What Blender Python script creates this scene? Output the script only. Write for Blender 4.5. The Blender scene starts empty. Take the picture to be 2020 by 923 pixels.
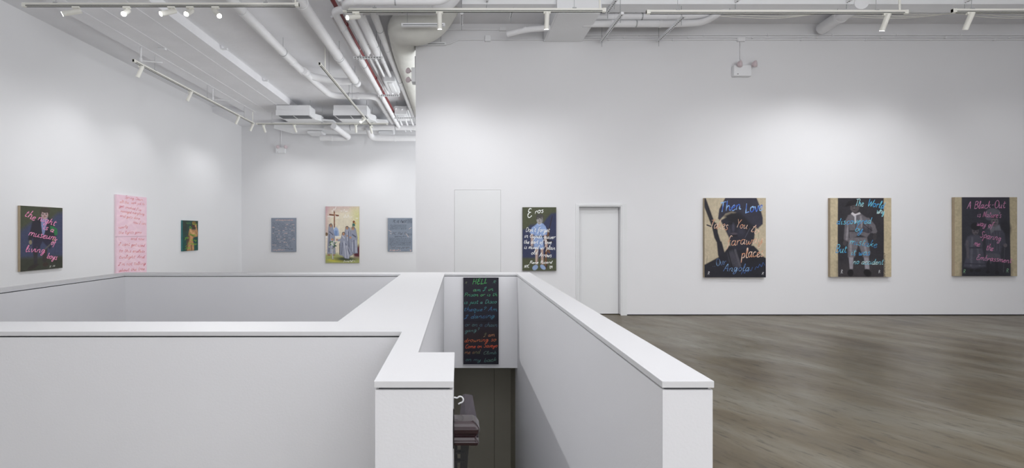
import bpy, bmesh, math, random
import numpy as np
from mathutils import Vector, Matrix
random.seed(7)
RNG = np.random.default_rng(5)
COL = bpy.context.scene.collection
F, VX, VY, EYE = 900.0, 905.0, 455.0, 1.65      # focal length (px), principal point, eye height (m)

def PH(px, py, h):          # a point whose height above the eye is known
    d = F * h / (VY - py); return Vector(((px - VX) / F * d, d, EYE + h))
def PD(px, py, d):          # a point whose distance is known
    return Vector(((px - VX) / F * d, d, EYE + (VY - py) / F * d))
def lin(c):
    return tuple(((v/255)/12.92 if v/255 <= .04045 else ((v/255+.055)/1.055)**2.4) for v in c)

# ------------------------------------------------------------------ materials
def mat(name, rgb, rough=.6, metal=0, bump=0, bscale=60, emit=None, estr=0, var=0, vscale=3, coat=0):
    m = bpy.data.materials.new(name); m.use_nodes = True
    nt = m.node_tree; b = nt.nodes['Principled BSDF']
    c = lin(rgb) + (1,)
    b.inputs['Base Color'].default_value = c
    b.inputs['Roughness'].default_value = rough
    b.inputs['Metallic'].default_value = metal
    b.inputs['Coat Weight'].default_value = coat
    tc = nt.nodes.new('ShaderNodeTexCoord')
    if var:
        n = nt.nodes.new('ShaderNodeTexNoise'); n.inputs['Scale'].default_value = vscale; n.inputs['Detail'].default_value = 5
        nt.links.new(tc.outputs['Object'], n.inputs['Vector'])
        r = nt.nodes.new('ShaderNodeValToRGB')
        r.color_ramp.elements[0].position = .3; r.color_ramp.elements[1].position = .7
        r.color_ramp.elements[0].color = tuple(v*(1-var) for v in c[:3]) + (1,)
        r.color_ramp.elements[1].color = c
        nt.links.new(n.outputs['Fac'], r.inputs['Fac']); nt.links.new(r.outputs['Color'], b.inputs['Base Color'])
    if bump:
        n2 = nt.nodes.new('ShaderNodeTexNoise'); n2.inputs['Scale'].default_value = bscale; n2.inputs['Detail'].default_value = 4
        nt.links.new(tc.outputs['Object'], n2.inputs['Vector'])
        bp = nt.nodes.new('ShaderNodeBump'); bp.inputs['Strength'].default_value = bump; bp.inputs['Distance'].default_value = .01
        nt.links.new(n2.outputs['Fac'], bp.inputs['Height']); nt.links.new(bp.outputs['Normal'], b.inputs['Normal'])
    if emit:
        b.inputs['Emission Color'].default_value = lin(emit) + (1,)
        b.inputs['Emission Strength'].default_value = estr
    return m
WALL = mat('white_wall_paint', (231,231,233), .75, bump=.05, bscale=90, var=.015, vscale=1.2)
CEIL = mat('white_ceiling_paint', (240,240,243), .85, bump=.35, bscale=9, var=.05, vscale=2)
CAP = mat("white_coping_paint", (218,218,219), .55, bump=.03, bscale=80)
PIPE = mat('painted_pipe', (238,238,240), .6, bump=.1, bscale=25, var=.04, vscale=5)
WRAP = mat('duct_wrap', (232,232,226), .8, bump=.6, bscale=7, var=.08, vscale=4)
METAL = mat('white_sheet_metal', (240,241,243), .45, bump=.02, var=.02)
CREAM = mat('cream_enamel', (240,239,231), .4, var=.02)
REDP = mat('red_pipe_paint', (132,48,50), .5, var=.25, vscale=6)
BLACK = mat('black_plastic', (22,22,24), .5, var=.1)
DARKM = mat('dark_metal_and_gap_shade', (50,52,58), .6, var=.2)  # slot metal, and the shade coloured into the wall gaps
GRILLE = mat('grille_grey', (112,114,118), .5)
PINKH = mat('frosted_lamp_head', (214,198,202), .3, var=.05)
DOORM = mat('white_door_paint', (228,229,230), .5, bump=.02, bscale=200, var=.01)
LOWER = mat('shade_toned_lower_wall_paint', (176,172,158), .8, bump=.05, var=.03)  # white paint toned olive grey, the stairwell shade put into its colour
GLOW = mat('lamp_lens_lit', (255,255,255), .3, emit=(255,252,245), estr=30)
DIM = mat('lamp_lens', (200,200,196), .3)
WOOD = mat('polished_mahogany', (40,14,22), .22, var=.5, vscale=25, coat=.35)
WOODTOP = mat('purple_grey_lacquer', (62,55,62), .5, var=.2, vscale=30)
STEEL = mat('galvanised_rod', (180,182,184), .4, metal=.3)

def floor_mat():
    m = bpy.data.materials.new('polished_concrete'); m.use_nodes = True
    nt = m.node_tree; b = nt.nodes['Principled BSDF']; L = nt.links.new; N = nt.nodes.new
    tc = N('ShaderNodeTexCoord')
    def noise(scale, sx, sy, rot, det=8, dist=0.0):
        m0 = N('ShaderNodeMapping'); m0.inputs['Rotation'].default_value = (0,0,math.radians(-118+rot)); L(tc.outputs['Object'], m0.inputs['Vector'])
        mp = N('ShaderNodeMapping'); mp.inputs['Scale'].default_value = (sx,sy,1)
        L(m0.outputs['Vector'], mp.inputs['Vector'])
        n = N('ShaderNodeTexNoise'); n.inputs['Scale'].default_value = scale; n.inputs['Detail'].default_value = det; n.inputs['Roughness'].default_value = .62
        n.inputs['Distortion'].default_value = dist
        L(mp.outputs['Vector'], n.inputs['Vector']); return n
    def ramp(n, stops):
        r = N('ShaderNodeValToRGB'); e = r.color_ramp.elements
        while len(e) < len(stops): e.new(.5)
        for k, (p, c) in enumerate(stops): e[k].position = p; e[k].color = lin(c) + (1,)
        L(n.outputs['Fac'], r.inputs['Fac']); return r
    a = ramp(noise(.5, .6, 1.2, -14, 10, .9), [(.32,(62,56,46)), (.43,(86,74,54)), (.51,(104,94,72)), (.58,(118,113,98)), (.70,(144,143,134))])
    c = ramp(noise(1.6, .4, 1.3, 4, 9, .5), [(.30,(66,56,42)), (.5,(102,93,75)), (.68,(142,139,128))])
    mx = N('ShaderNodeMix'); mx.data_type = 'RGBA'; mx.blend_type = 'MIX'; mx.inputs['Factor'].default_value = .45
    L(a.outputs['Color'], mx.inputs['A']); L(c.outputs['Color'], mx.inputs['B'])
    d = ramp(noise(13, .35, 1.4, 0, 6), [(.33,(110,98,84)), (.45,(255,255,255)), (.9,(255,255,255))])
    m2 = N('ShaderNodeMix'); m2.data_type = 'RGBA'; m2.blend_type = 'MULTIPLY'; m2.inputs['Factor'].default_value = .7
    L(mx.outputs['Result'], m2.inputs['A']); L(d.outputs['Color'], m2.inputs['B'])
    L(m2.outputs['Result'], b.inputs['Base Color'])
    rr = N('ShaderNodeMapRange'); rr.inputs['To Min'].default_value = .22; rr.inputs['To Max'].default_value = .5
    L(noise(2.2, .5, 1.2, 0).outputs['Fac'], rr.inputs['Value']); L(rr.outputs['Result'], b.inputs['Roughness'])
    bp = N('ShaderNodeBump'); bp.inputs['Strength'].default_value = .08; bp.inputs['Distance'].default_value = .01
    L(noise(6, .4, 1.3, 0).outputs['Fac'], bp.inputs['Height']); L(bp.outputs['Normal'], b.inputs['Normal'])
    return m
CONC = floor_mat()
def paint_mat(name, rough):
    m = bpy.data.materials.new(name); m.use_nodes = True
    nt = m.node_tree; b = nt.nodes['Principled BSDF']
    at = nt.nodes.new('ShaderNodeAttribute'); at.attribute_name = 'Col'
    nt.links.new(at.outputs['Color'], b.inputs['Base Color']); b.inputs['Roughness'].default_value = rough
    n2 = nt.nodes.new('ShaderNodeTexNoise'); n2.inputs['Scale'].default_value = 220
    tc = nt.nodes.new('ShaderNodeTexCoord'); nt.links.new(tc.outputs['Object'], n2.inputs['Vector'])
    bp = nt.nodes.new('ShaderNodeBump'); bp.inputs['Strength'].default_value = .15; bp.inputs['Distance'].default_value = .002
    nt.links.new(n2.outputs['Fac'], bp.inputs['Height']); nt.links.new(bp.outputs['Normal'], b.inputs['Normal'])
    return m
OILS = paint_mat('oil_paint_on_canvas', .6)
STICK = paint_mat('paint_stick_lettering', .45)

# ------------------------------------------------------------------ mesh helpers
def link(name, me, parent=None):
    o = bpy.data.objects.new(name, me); COL.objects.link(o)
    if parent: o.parent = parent
    return o
def empty(name, loc, rz=0):
    o = bpy.data.objects.new(name, None); COL.objects.link(o); o.location = loc; o.rotation_euler = (0,0,rz); o.empty_display_size = .05
    return o
def tag(o, label, cat, group=None):
    o['label'] = label; o['category'] = cat
    if group: o['group'] = group
    return o
def st(o, label=None):
    o['kind'] = 'structure'
    if label: o['label'] = label
    return o
class MB:
    def __init__(s): s.v = []; s.f = []; s.m = []; s.sm = []
    def add(s, vs, fs, mi=0, smooth=False):
        k = len(s.v); s.v += [tuple(v) for v in vs]
        for f in fs: s.f.append(tuple(i+k for i in f)); s.m.append(mi); s.sm.append(smooth)
        return s
    def box(s, a, b, mi=0, M=None):
        x0,y0,z0 = [min(a[i],b[i]) for i in range(3)]; x1,y1,z1 = [max(a[i],b[i]) for i in range(3)]
        vs = [Vector(p) for p in ((x0,y0,z0),(x1,y0,z0),(x1,y1,z0),(x0,y1,z0),(x0,y0,z1),(x1,y0,z1),(x1,y1,z1),(x0,y1,z1))]
        if M: vs = [M @ v for v in vs]
        return s.add(vs, [(0,3,2,1),(4,5,6,7),(0,1,5,4),(1,2,6,5),(2,3,7,6),(3,0,4,7)], mi)
    def prism(s, poly, z0, z1, mi=0):      # poly counter-clockwise in xy
        n = len(poly); vs = [(x,y,z0) for x,y in poly] + [(x,y,z1) for x,y in poly]
        fs = [tuple(range(n-1,-1,-1)), tuple(range(n,2*n))] + [(i,(i+1)%n,(i+1)%n+n,i+n) for i in range(n)]
        return s.add(vs, fs, mi)
    def tube(s, pts, r, seg=16, mi=0, cap=True):
        pts = [Vector(p) for p in pts]; n = len(pts); rs = r if isinstance(r, (list,tuple)) else [r]*n
        T = []
        for i in range(n):
            a = pts[max(i-1,0)]; b = pts[min(i+1,n-1)]; t = (b-a); T.append(t.normalized())
        up = Vector((0,0,1)) if abs(T[0].z) < .9 else Vector((0,1,0))
        u = T[0].cross(up).normalized(); vs = []
        for i in range(n):
            u = (u - T[i]*u.dot(T[i])).normalized(); w = T[i].cross(u)
            for k in range(seg):
                a = 2*math.pi*k/seg; vs.append(pts[i] + (u*math.cos(a) + w*math.sin(a))*rs[i])
        fs = [(i*seg+k, i*seg+(k+1)%seg, (i+1)*seg+(k+1)%seg, (i+1)*seg+k) for i in range(n-1) for k in range(seg)]
        s.add(vs, fs, mi, True)
        if cap: s.add([vs[k] for k in range(seg)], [tuple(range(seg-1,-1,-1))], mi); s.add([vs[(n-1)*seg+k] for k in range(seg)], [tuple(range(seg))], mi)
        return s
    def build(s, name, mats, parent=None, bevel=0):
        me = bpy.data.meshes.new(name); me.from_pydata(s.v, [], s.f)
        for m in (mats if isinstance(mats, (list,tuple)) else [mats]): me.materials.append(m)
        me.polygons.foreach_set('material_index', s.m); me.polygons.foreach_set('use_smooth', s.sm)
        me.update(); o = link(name, me, parent)
        if parent: pass
        if bevel:
            bv = o.modifiers.new('bevel','BEVEL'); bv.width = bevel; bv.segments = 2; bv.limit_method = 'ANGLE'
        return o
def local(o, root): o.matrix_parent_inverse = root.matrix_basis.inverted(); return o
def part(mb, name, mats, root, bevel=0):      # geometry given in world space, parented to an empty
    return local(mb.build(name, mats, root, bevel), root)
def fillet(pts, rad, n=8):
    pts = [Vector(p) for p in pts]; out = [pts[0]]
    for i in range(1, len(pts)-1):
        a, b, c = pts[i-1], pts[i], pts[i+1]
        r = min(rad, (a-b).length*.45, (c-b).length*.45)
        p, q = b + (a-b).normalized()*r, b + (c-b).normalized()*r
        for k in range(n+1):
            t = k/n; out.append(p*(1-t)**2 + b*2*t*(1-t) + q*t*t)
    out.append(pts[-1]); return out

# ------------------------------------------------------------------ the room
XL, YF, YR, ZC = -8.0, 16.8, 8.89, 5.68
XE, XR, YB, ZD = -.84, 13.0, -5.0, -3.2       # right wall starts at XE; right, back, lower floor
def structbox(name, boxes, m, label=None):
    mb = MB()
    for a, b in boxes: mb.box(a, b)
    return st(mb.build(name, m), label)
structbox('wall_left', [((XL-.2,YB,0),(XL,YF+.2,ZC))], WALL, 'tall white gallery wall on the left')
structbox('wall_far', [((XL,YF,0),(XR,YF+.2,ZC))], WALL, 'far white wall behind the stairwell opening')
structbox('wall_right', [((XR,YB,0),(XR+.2,YF,ZC))], WALL)
structbox('wall_back', [((XL-.2,YB-.2,0),(XR+.2,YB,ZC))], WALL)
# the big frontal wall with the openings of two doors
d1 = (PD(1142,0,YR).x, PD(1224,0,YR).x, 1.65+47.2/F*YR)
d2 = (PD(896.5,0,YR).x, PD(988,0,YR).x, 1.65+80.5/F*YR)
TH = .25; z0 = .02
structbox('wall_front', [((XE,YR,z0),(d2[0],YR+TH,ZC)), ((d2[0],YR,d2[2]),(d2[1],YR+TH,ZC)), ((d2[0],YR+.05,z0),(d2[1],YR+TH,d2[2])),
    ((d2[1],YR,z0),(d1[0],YR+TH,ZC)), ((d1[0],YR,d1[2]),(d1[1],YR+TH,ZC)), ((d1[1],YR,z0),(XR,YR+TH,ZC))], WALL, 'large white wall facing the viewer on the right')
st(MB().box((XE+.01,YR+.012,0),(d1[0]-.05,YR+.2,z0)).box((d1[1]+.1,YR+.012,0),(XR,YR+.2,z0)).build('shade_reveal_front', DARKM), 'dark shadow gap at the foot of the frontal wall')  # recessed dark strip, the shade of the reveal put into its colour
g = .003
st(MB().box((d2[0]+g,YR,z0),(d2[1]-g,YR+.045,d2[2]-g)).build('door_2', DOORM), 'flush hidden white door panel in the frontal wall')
dd = st(MB().box((d1[0]+.004,YR+.1,.015),(d1[1]-.008,YR+.145,d1[2]-.006)).build('door_1', DOORM), 'plain white flush door in a white frame')
fr = MB(); cw = .065
for a, b in (((d1[0]-cw,YR-.012,0),(d1[0],YR,d1[2]+cw)), ((d1[1],YR-.012,0),(d1[1]+cw*1.9,YR,d1[2]+cw)), ((d1[0],YR-.012,d1[2]),(d1[1],YR,d1[2]+cw)),
             ((d1[1]+.02,YR-.02,0),(d1[1]+.045,YR-.012,d1[2]+.02)), ((d1[0]-.02,YR-.02,d1[2]+.02),(d1[1]+.045,YR-.012,d1[2]+.04)), ((d1[0]-.04,YR-.02,0),(d1[0]-.02,YR-.012,d1[2]+.04))): fr.box(a, b)
part(fr, 'door_frame', DOORM, dd, .002)
part(MB().box((d1[0],YR+.15,0),(d1[1],YR+.17,d1[2])), 'door_backing', BLACK, dd)
# floor around the two stair openings, lower floor
WX0, WX1, WY0, WY1 = -4.46, -.77, 2.91, 6.1       # left opening
SX0, SX1, SY0, SY1 = -.197, .788, 1.4, 6.15        # stair opening
fb = [((XL,YB,-.2),(XR,SY0,0)), ((XL,SY0,-.2),(-.323,2.63,0)), ((.981,SY0,-.2),(XR,YR+.2,0)), ((XL,2.63,-.2),(-4.65,6.36,0)), ((XL,6.36,-.2),(.981,YR+.2,0)), ((XL,YR+.2,-.2),(XR,YF,0))]
structbox('floor', fb, CONC, 'stained polished concrete floor')
structbox('floor_lower', [((-4.7,1.2,ZD-.1),(1.1,7.2,ZD))], CONC)
structbox('ceiling', [((XL-.2,YB-.2,ZC),(XR+.2,YF+.2,ZC+.2))], CEIL, 'white painted slab ceiling')
ZS = EYE + 3.84
so = MB().box((-6.93,-1,ZS),(-5.17,YF,ZC)).box((XL,14.8,ZS),(-6.93,YF,ZC))
for x in (-6.62,-6.2,-5.6): so.box((x,-1,ZS-.007),(x+.05,14.8,ZS))
st(so.build('ceiling_soffit', CEIL), 'dropped white ceiling beam along the left side')
structbox('ceiling_beam', [((-5.17,3.2,ZC-.1),(XR,3.7,ZC))], CEIL)

# half walls around the openings: body, dark shadow gap, coping
ZK = 1.07; CT = .026; GP = .009
def halfwall(name, bodies, caps, label):
    mb = MB(); ins = .012
    for (x0,y0,x1,y1,zb) in bodies: mb.box((x0,y0,zb),(x1,y1,ZK-CT-GP))
    o = st(mb.build(name, WALL), label)
    gp = MB()
    for (x0,y0,x1,y1,zb) in bodies: gp.box((x0+ins,y0+ins,ZK-CT-GP-.001),(x1-ins,y1-ins,ZK-CT+.001))
    part(gp, 'shadow_gap', DARKM, o)  # filler coloured dark to carry the shade under the coping
    for c in caps:
        cb = MB()
        cb.prism(c, ZK-CT, ZK)
        part(cb, 'coping', CAP, o, .0015)
    return o
e = .004
halfwall('wall_stair_right', [(.788,1.763,.981,6.36,ZD)], [[(.788-e,1.763-e),(.981+e,1.763-e),(.981+e,6.36+e),(.788-e,6.36+e)]], 'white half wall right of the stairs')
halfwall('wall_stair_middle', [(-.323,1.763,-.0235,2.175,ZD), (-.323,2.175,-.197,2.63,ZD), (-4.65,2.63,-.197,2.91,ZD), (-.77,2.91,-.197,6.15,ZD), (-4.65,2.91,-4.46,6.1,ZD)],
    [[(-.323-e,1.763-e),(-.0235+e,1.763-e),(-.0235+e,2.175+e),(-.197+e,2.175+e),(-.197+e,6.15),(-.77-e,6.15),(-.77-e,2.91+e),(-4.46+e,2.91+e),(-4.46+e,6.1),(-4.65-e,6.1),(-4.65-e,2.63-e),(-.323-e,2.63-e)]],
    'white half wall between the two openings')
halfwall('wall_stair_far', [(-4.65,6.1,-.77,6.36,ZD), (-.77,6.15,.788,6.36,-.2)],
    [[(-4.65-e,6.1-e),(-.77-e,6.1-e),(-.77-e,6.15-e),(.788-e,6.15-e),(.788-e,6.36+e),(-4.65-e,6.36+e)]], 'white half wall at the far end of the openings')
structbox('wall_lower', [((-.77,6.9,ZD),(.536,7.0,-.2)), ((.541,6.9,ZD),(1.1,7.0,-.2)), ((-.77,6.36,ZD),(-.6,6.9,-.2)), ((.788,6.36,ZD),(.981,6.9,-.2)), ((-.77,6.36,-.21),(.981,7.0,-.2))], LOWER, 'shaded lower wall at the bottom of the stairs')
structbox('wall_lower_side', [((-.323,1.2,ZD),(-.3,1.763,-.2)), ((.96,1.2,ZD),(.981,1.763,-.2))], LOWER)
stp = MB()
for k in range(17):
    stp.box((-.0235 if k < 2 else -.197, 1.4+k*.28, ZD),(.788, 1.4+(k+1)*.28, -.178*(k+1)))
st(stp.build('floor_stairs', CONC), 'stairs going down')

# ------------------------------------------------------------------ paintings
class Pic:
    def __init__(s, nx, ny, bg):
        s.nx, s.ny = nx, ny
        s.U, s.V = np.meshgrid(np.linspace(0,1,nx), np.linspace(0,1,ny)); s.I = np.zeros((ny,nx,3)); s.I[:] = lin(bg)
    def _mix(s, a, c):
        a = np.clip(a,0,1)[...,None]; s.I = s.I*(1-a) + np.array(lin(c))*a; return s
    def poly(s, pts, c, soft=.008, al=1):
        P = np.array(pts, float); U, V = s.U, s.V; ins = np.zeros(U.shape, bool); dist = np.full(U.shape, 9.)
        n = len(P)
        for i in range(n):
            x0,y0 = P[i]; x1,y1 = P[(i+1)%n]
            if y0 != y1:
                cnd = ((V < y0) != (V < y1)) & (U < (x1-x0)*(V-y0)/(y1-y0)+x0); ins ^= cnd
            dx,dy = x1-x0, y1-y0; t = np.clip(((U-x0)*dx+(V-y0)*dy)/(dx*dx+dy*dy+1e-9),0,1)
            dist = np.minimum(dist, np.hypot(U-x0-t*dx, V-y0-t*dy))
        sd = np.where(ins, dist, -dist)
        return s._mix((sd/soft*.5+.5)*al, c)
    def ell(s, cx, cy, rx, ry, c, soft=.15, al=1, rot=0):
        a = math.radians(rot); du, dv = s.U-cx, s.V-cy
        x = du*math.cos(a)+dv*math.sin(a); y = -du*math.sin(a)+dv*math.cos(a)
        r = np.hypot(x/rx, y/ry); return s._mix(((1-r)/soft+.5)*al, c)
    def line(s, pts, w, c, al=1, soft=.4):
        d = np.full(s.U.shape, 9.)
        for (x0,y0),(x1,y1) in zip(pts[:-1], pts[1:]):
            dx,dy = x1-x0, y1-y0; t = np.clip(((s.U-x0)*dx+(s.V-y0)*dy)/(dx*dx+dy*dy+1e-9),0,1)
            d = np.minimum(d, np.hypot(s.U-x0-t*dx, s.V-y0-t*dy))
        return s._mix(((w-d)/(w*soft)+.5)*al, c)
    def grain(s, amt, cell=6):
        for k, a in ((cell, amt), (cell*4, amt*.6), (2, amt*.5)):
            gy, gx = s.ny//k+3, s.nx//k+3; N = RNG.random((gy,gx))
            y = np.arange(s.ny)/k; x = np.arange(s.nx)/k; yi = y.astype(int); xi = x.astype(int); fy = (y-yi)[:,None]; fx = (x-xi)[None,:]
            G = N[yi][:,xi]*(1-fy)*(1-fx)+N[yi+1][:,xi]*fy*(1-fx)+N[yi][:,xi+1]*(1-fy)*fx+N[yi+1][:,xi+1]*fy*fx
            s.I *= (1+(G-.5)*2*a)[...,None]
        return s

GL = {
'a':"11:8 8 5 10 1.5 8 .5 4 2 .5 5 1 8 6 8.5 10 8 3 9 0 11 1", 'b':"9:2.5 20 1.5 10 1 2 3 0 7 1 8.5 5 6 9 2 7",
'c':"9:8 8 5.5 10 2 8 .6 4 2.5 0 6 0 9 2.5", 'd':"11:8 8 5 10 1.5 8 .5 4 2 .5 5 1 8 6 9.5 20 8.2 3 9 0 11 1",
'e':"9:.6 4 5 5.5 7.5 8 5.5 10 2 8 .6 4 2.5 0 6 0 9 2.5", 'f':"9:9 18 7 20.5 4.5 18 3.5 8 3 -4 1 -8/0 9 8 10",
'g':"11:8 8 5 10 1.5 8 .8 4 3 1.2 6 3 8.5 9 8 -3 5.5 -8.5 2 -8 3 -3 11 2", 'h':"11:2.5 20 1.5 10 1 0/1.3 5 4 9 7 9.5 8 6 8 1 9.5 0 11 1",
'i':"5:1.5 10 1.2 3 2.5 0 5 1.5/2.4 14.4 2.9 15", 'j':"6:4 10 4 -3 2 -8 -1 -7/4.4 14.4 4.9 15", 'k':"10:2.5 20 1.5 10 1 0/8 10 2 5 4 4.5 9.5 0",
'l':"6:.5 4 3.5 11 4 19 2.5 20 1.6 14 1.6 3 3 0 6 1.5", 'm':"16:1 10 1 0/1.2 5 3.5 9.5 6 9.5 6.8 6 6.8 0/6.9 5 9 9.5 12 9.5 13 6 13 1 14.5 0 16 1",
'n':"11:1 10 1 0/1.2 5 4 9.5 7 9.5 8 6 8 1 9.5 0 11 1", 'o':"10:5 10 1.5 8.5 .6 4 3 0 6.5 .6 8.5 5 7 9 5 10 6.5 8 10 8.5",
'p':"10:1.5 10 1.2 2 .8 -9/1.4 6 4 9.8 7.5 9 8.4 5 6 1 1.5 1.5", 'q':"11:8 8 5 10 1.5 8 .5 4 3 .8 7 4 8.5 10 8 -2 8 -9 11 -6",
'r':"8:1 10 1.2 0/1.3 5 3.5 9 6 10 8 8.6", 's':"8:7 9 4.5 10.4 2 8.5 4.5 5.5 7 2.5 5 0 2 .2 .6 1.6",
't':"8:3.5 17 2.5 8 2.6 2 4.5 0 7.5 2/0 11.5 7.5 12.5", 'u':"11:1 10 1 3 3 0 6.5 2 8 6 8.4 10 8.2 3 9.5 0 11 1",
'v':"9:.5 10 3 1 4 0 6.5 4 8.5 10 9.5 9", 'w':"14:.5 10 1.5 2 3 0 5.5 4 6.5 8 7 2 8.8 0 11.5 4 12.5 10 14 9", 'x':"10:1 10 5 5 9 0/9 10 5 5 .5 0",
'y':"11:1 10 1.3 4 3.5 1.5 6.5 4 8.5 10 8 -2 5.5 -8.5 2 -8 3 -3 11 2", 'z':"9:1 9.6 8 9.6 1 .4 8.5 .6",
'A':"14:1 0 4 9 8 20 9.5 10 11.5 0/2.5 7 12 8", 'B':"13:2 20 1.5 0/2 19.5 8 20 10 16 7 11 2.5 10.5 9.5 10 11.5 5 8 .5 1.5 0", 'C':"12:11 17 8 20 3.5 17 1 10 2.5 2.5 7 0 11.5 3",
'D':"14:2.5 19 2 0/.5 18.5 7 20 12 15 12 7 8 1 2 0", 'E':"12:10 17.5 7 20 3 18 2.5 14 6 11.2 8 11.4 4 10.5 1 6.5 2 1.5 6 0 10.5 3", 'H':"14:2.5 20 1.5 0/11 20 10.5 0/2 10 11 11",
'I':"9:1 12 2 17 6 20 6.5 16 4 8 2 1 -1 -1 0 2 6 3", 'K':"12:2 20 1.5 0/10 19 2 9 11 0", 'L':"11:2.5 20 1.8 1 2 .3 10 1.5", 'M':"16:1 0 3 20 8 6 13 20 14.5 0", 'N':"14:1 0 2.5 19 10 2 11.5 20",
'O':"14:7 20 2.5 17 1 9 4 1 9 .5 12.5 6 12 15 7 20", 'P':"12:2.5 19 2 0/.5 17 6 20 10.5 17 9 11.5 3 9.5", 'R':"13:2.5 19 1.5 0/.5 17 6 20 10 16.5 8 11.5 3 10 7 8 12 0",
'S':"11:10 17.5 7 20.5 2.5 17.5 5 12 9 7 7 1 3 0 .5 3", 'T':"12:6.5 19 5.5 6 5 0/.5 18 7 19 13 19.5", 'V':"12:1 20 5.5 0 11 20", 'W':"18:1 20 4.5 0 9 14 12 0 17 20", 'Y':"12:1 20 6 10/11 20 6 9 5 0", 'J':"12:1 17 7 20 12 19.5/7.5 19.5 6.5 8 4 0 .5 -2",
'?':"9:1.5 16 4.5 20 8 17 6 12 4.2 9 4 5.5/4 1 4.3 .4", "'":"4:2.5 20 1.6 16", '-':"9:1 8 7.5 8.6", '.':"5:1.5 .8 2 .2", ',':"5:2 1 1 -3", '/':"8:7 19 1 -2", '0':"10:5 16 1.5 12 1 6 4 0 7.5 3 8 11 5 16", '9':"10:8 13 5 16 1.5 13 2.5 9 6 9 8 13 7.5 6 6 0", ' ':"7:",
}
def cr(pts, n=4):
    if len(pts) < 3: return pts
    P = [pts[0]] + pts + [pts[-1]]; out = []
    for i in range(1, len(P)-2):
        a,b,c,d = P[i-1],P[i],P[i+1],P[i+2]
        for k in range(n):
            t = k/n; out.append(tuple(.5*((2*b[j])+(-a[j]+c[j])*t+(2*a[j]-5*b[j]+4*c[j]-d[j])*t*t+(-a[j]+3*b[j]-3*c[j]+d[j])*t**3) for j in (0,1)))
    out.append(P[-2]); return out
def words(txt):
    x = 0; S = []; wi = 0
    for ch in txt:
        if ch == ' ': wi += 1
        adv, _, body = GL[ch].partition(':')
        jy = random.uniform(-.8,.8); js = random.uniform(.93,1.08)
        for stx in body.split('/'):
            v = [float(q) for q in stx.split()]
            if v: S.append((wi, [(x+a*js+b*.26+random.uniform(-.25,.25), b*js+jy+random.uniform(-.25,.25)) for a,b in zip(v[::2], v[1::2])]))
        x += float(adv)+1.2
    return S, x
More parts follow.
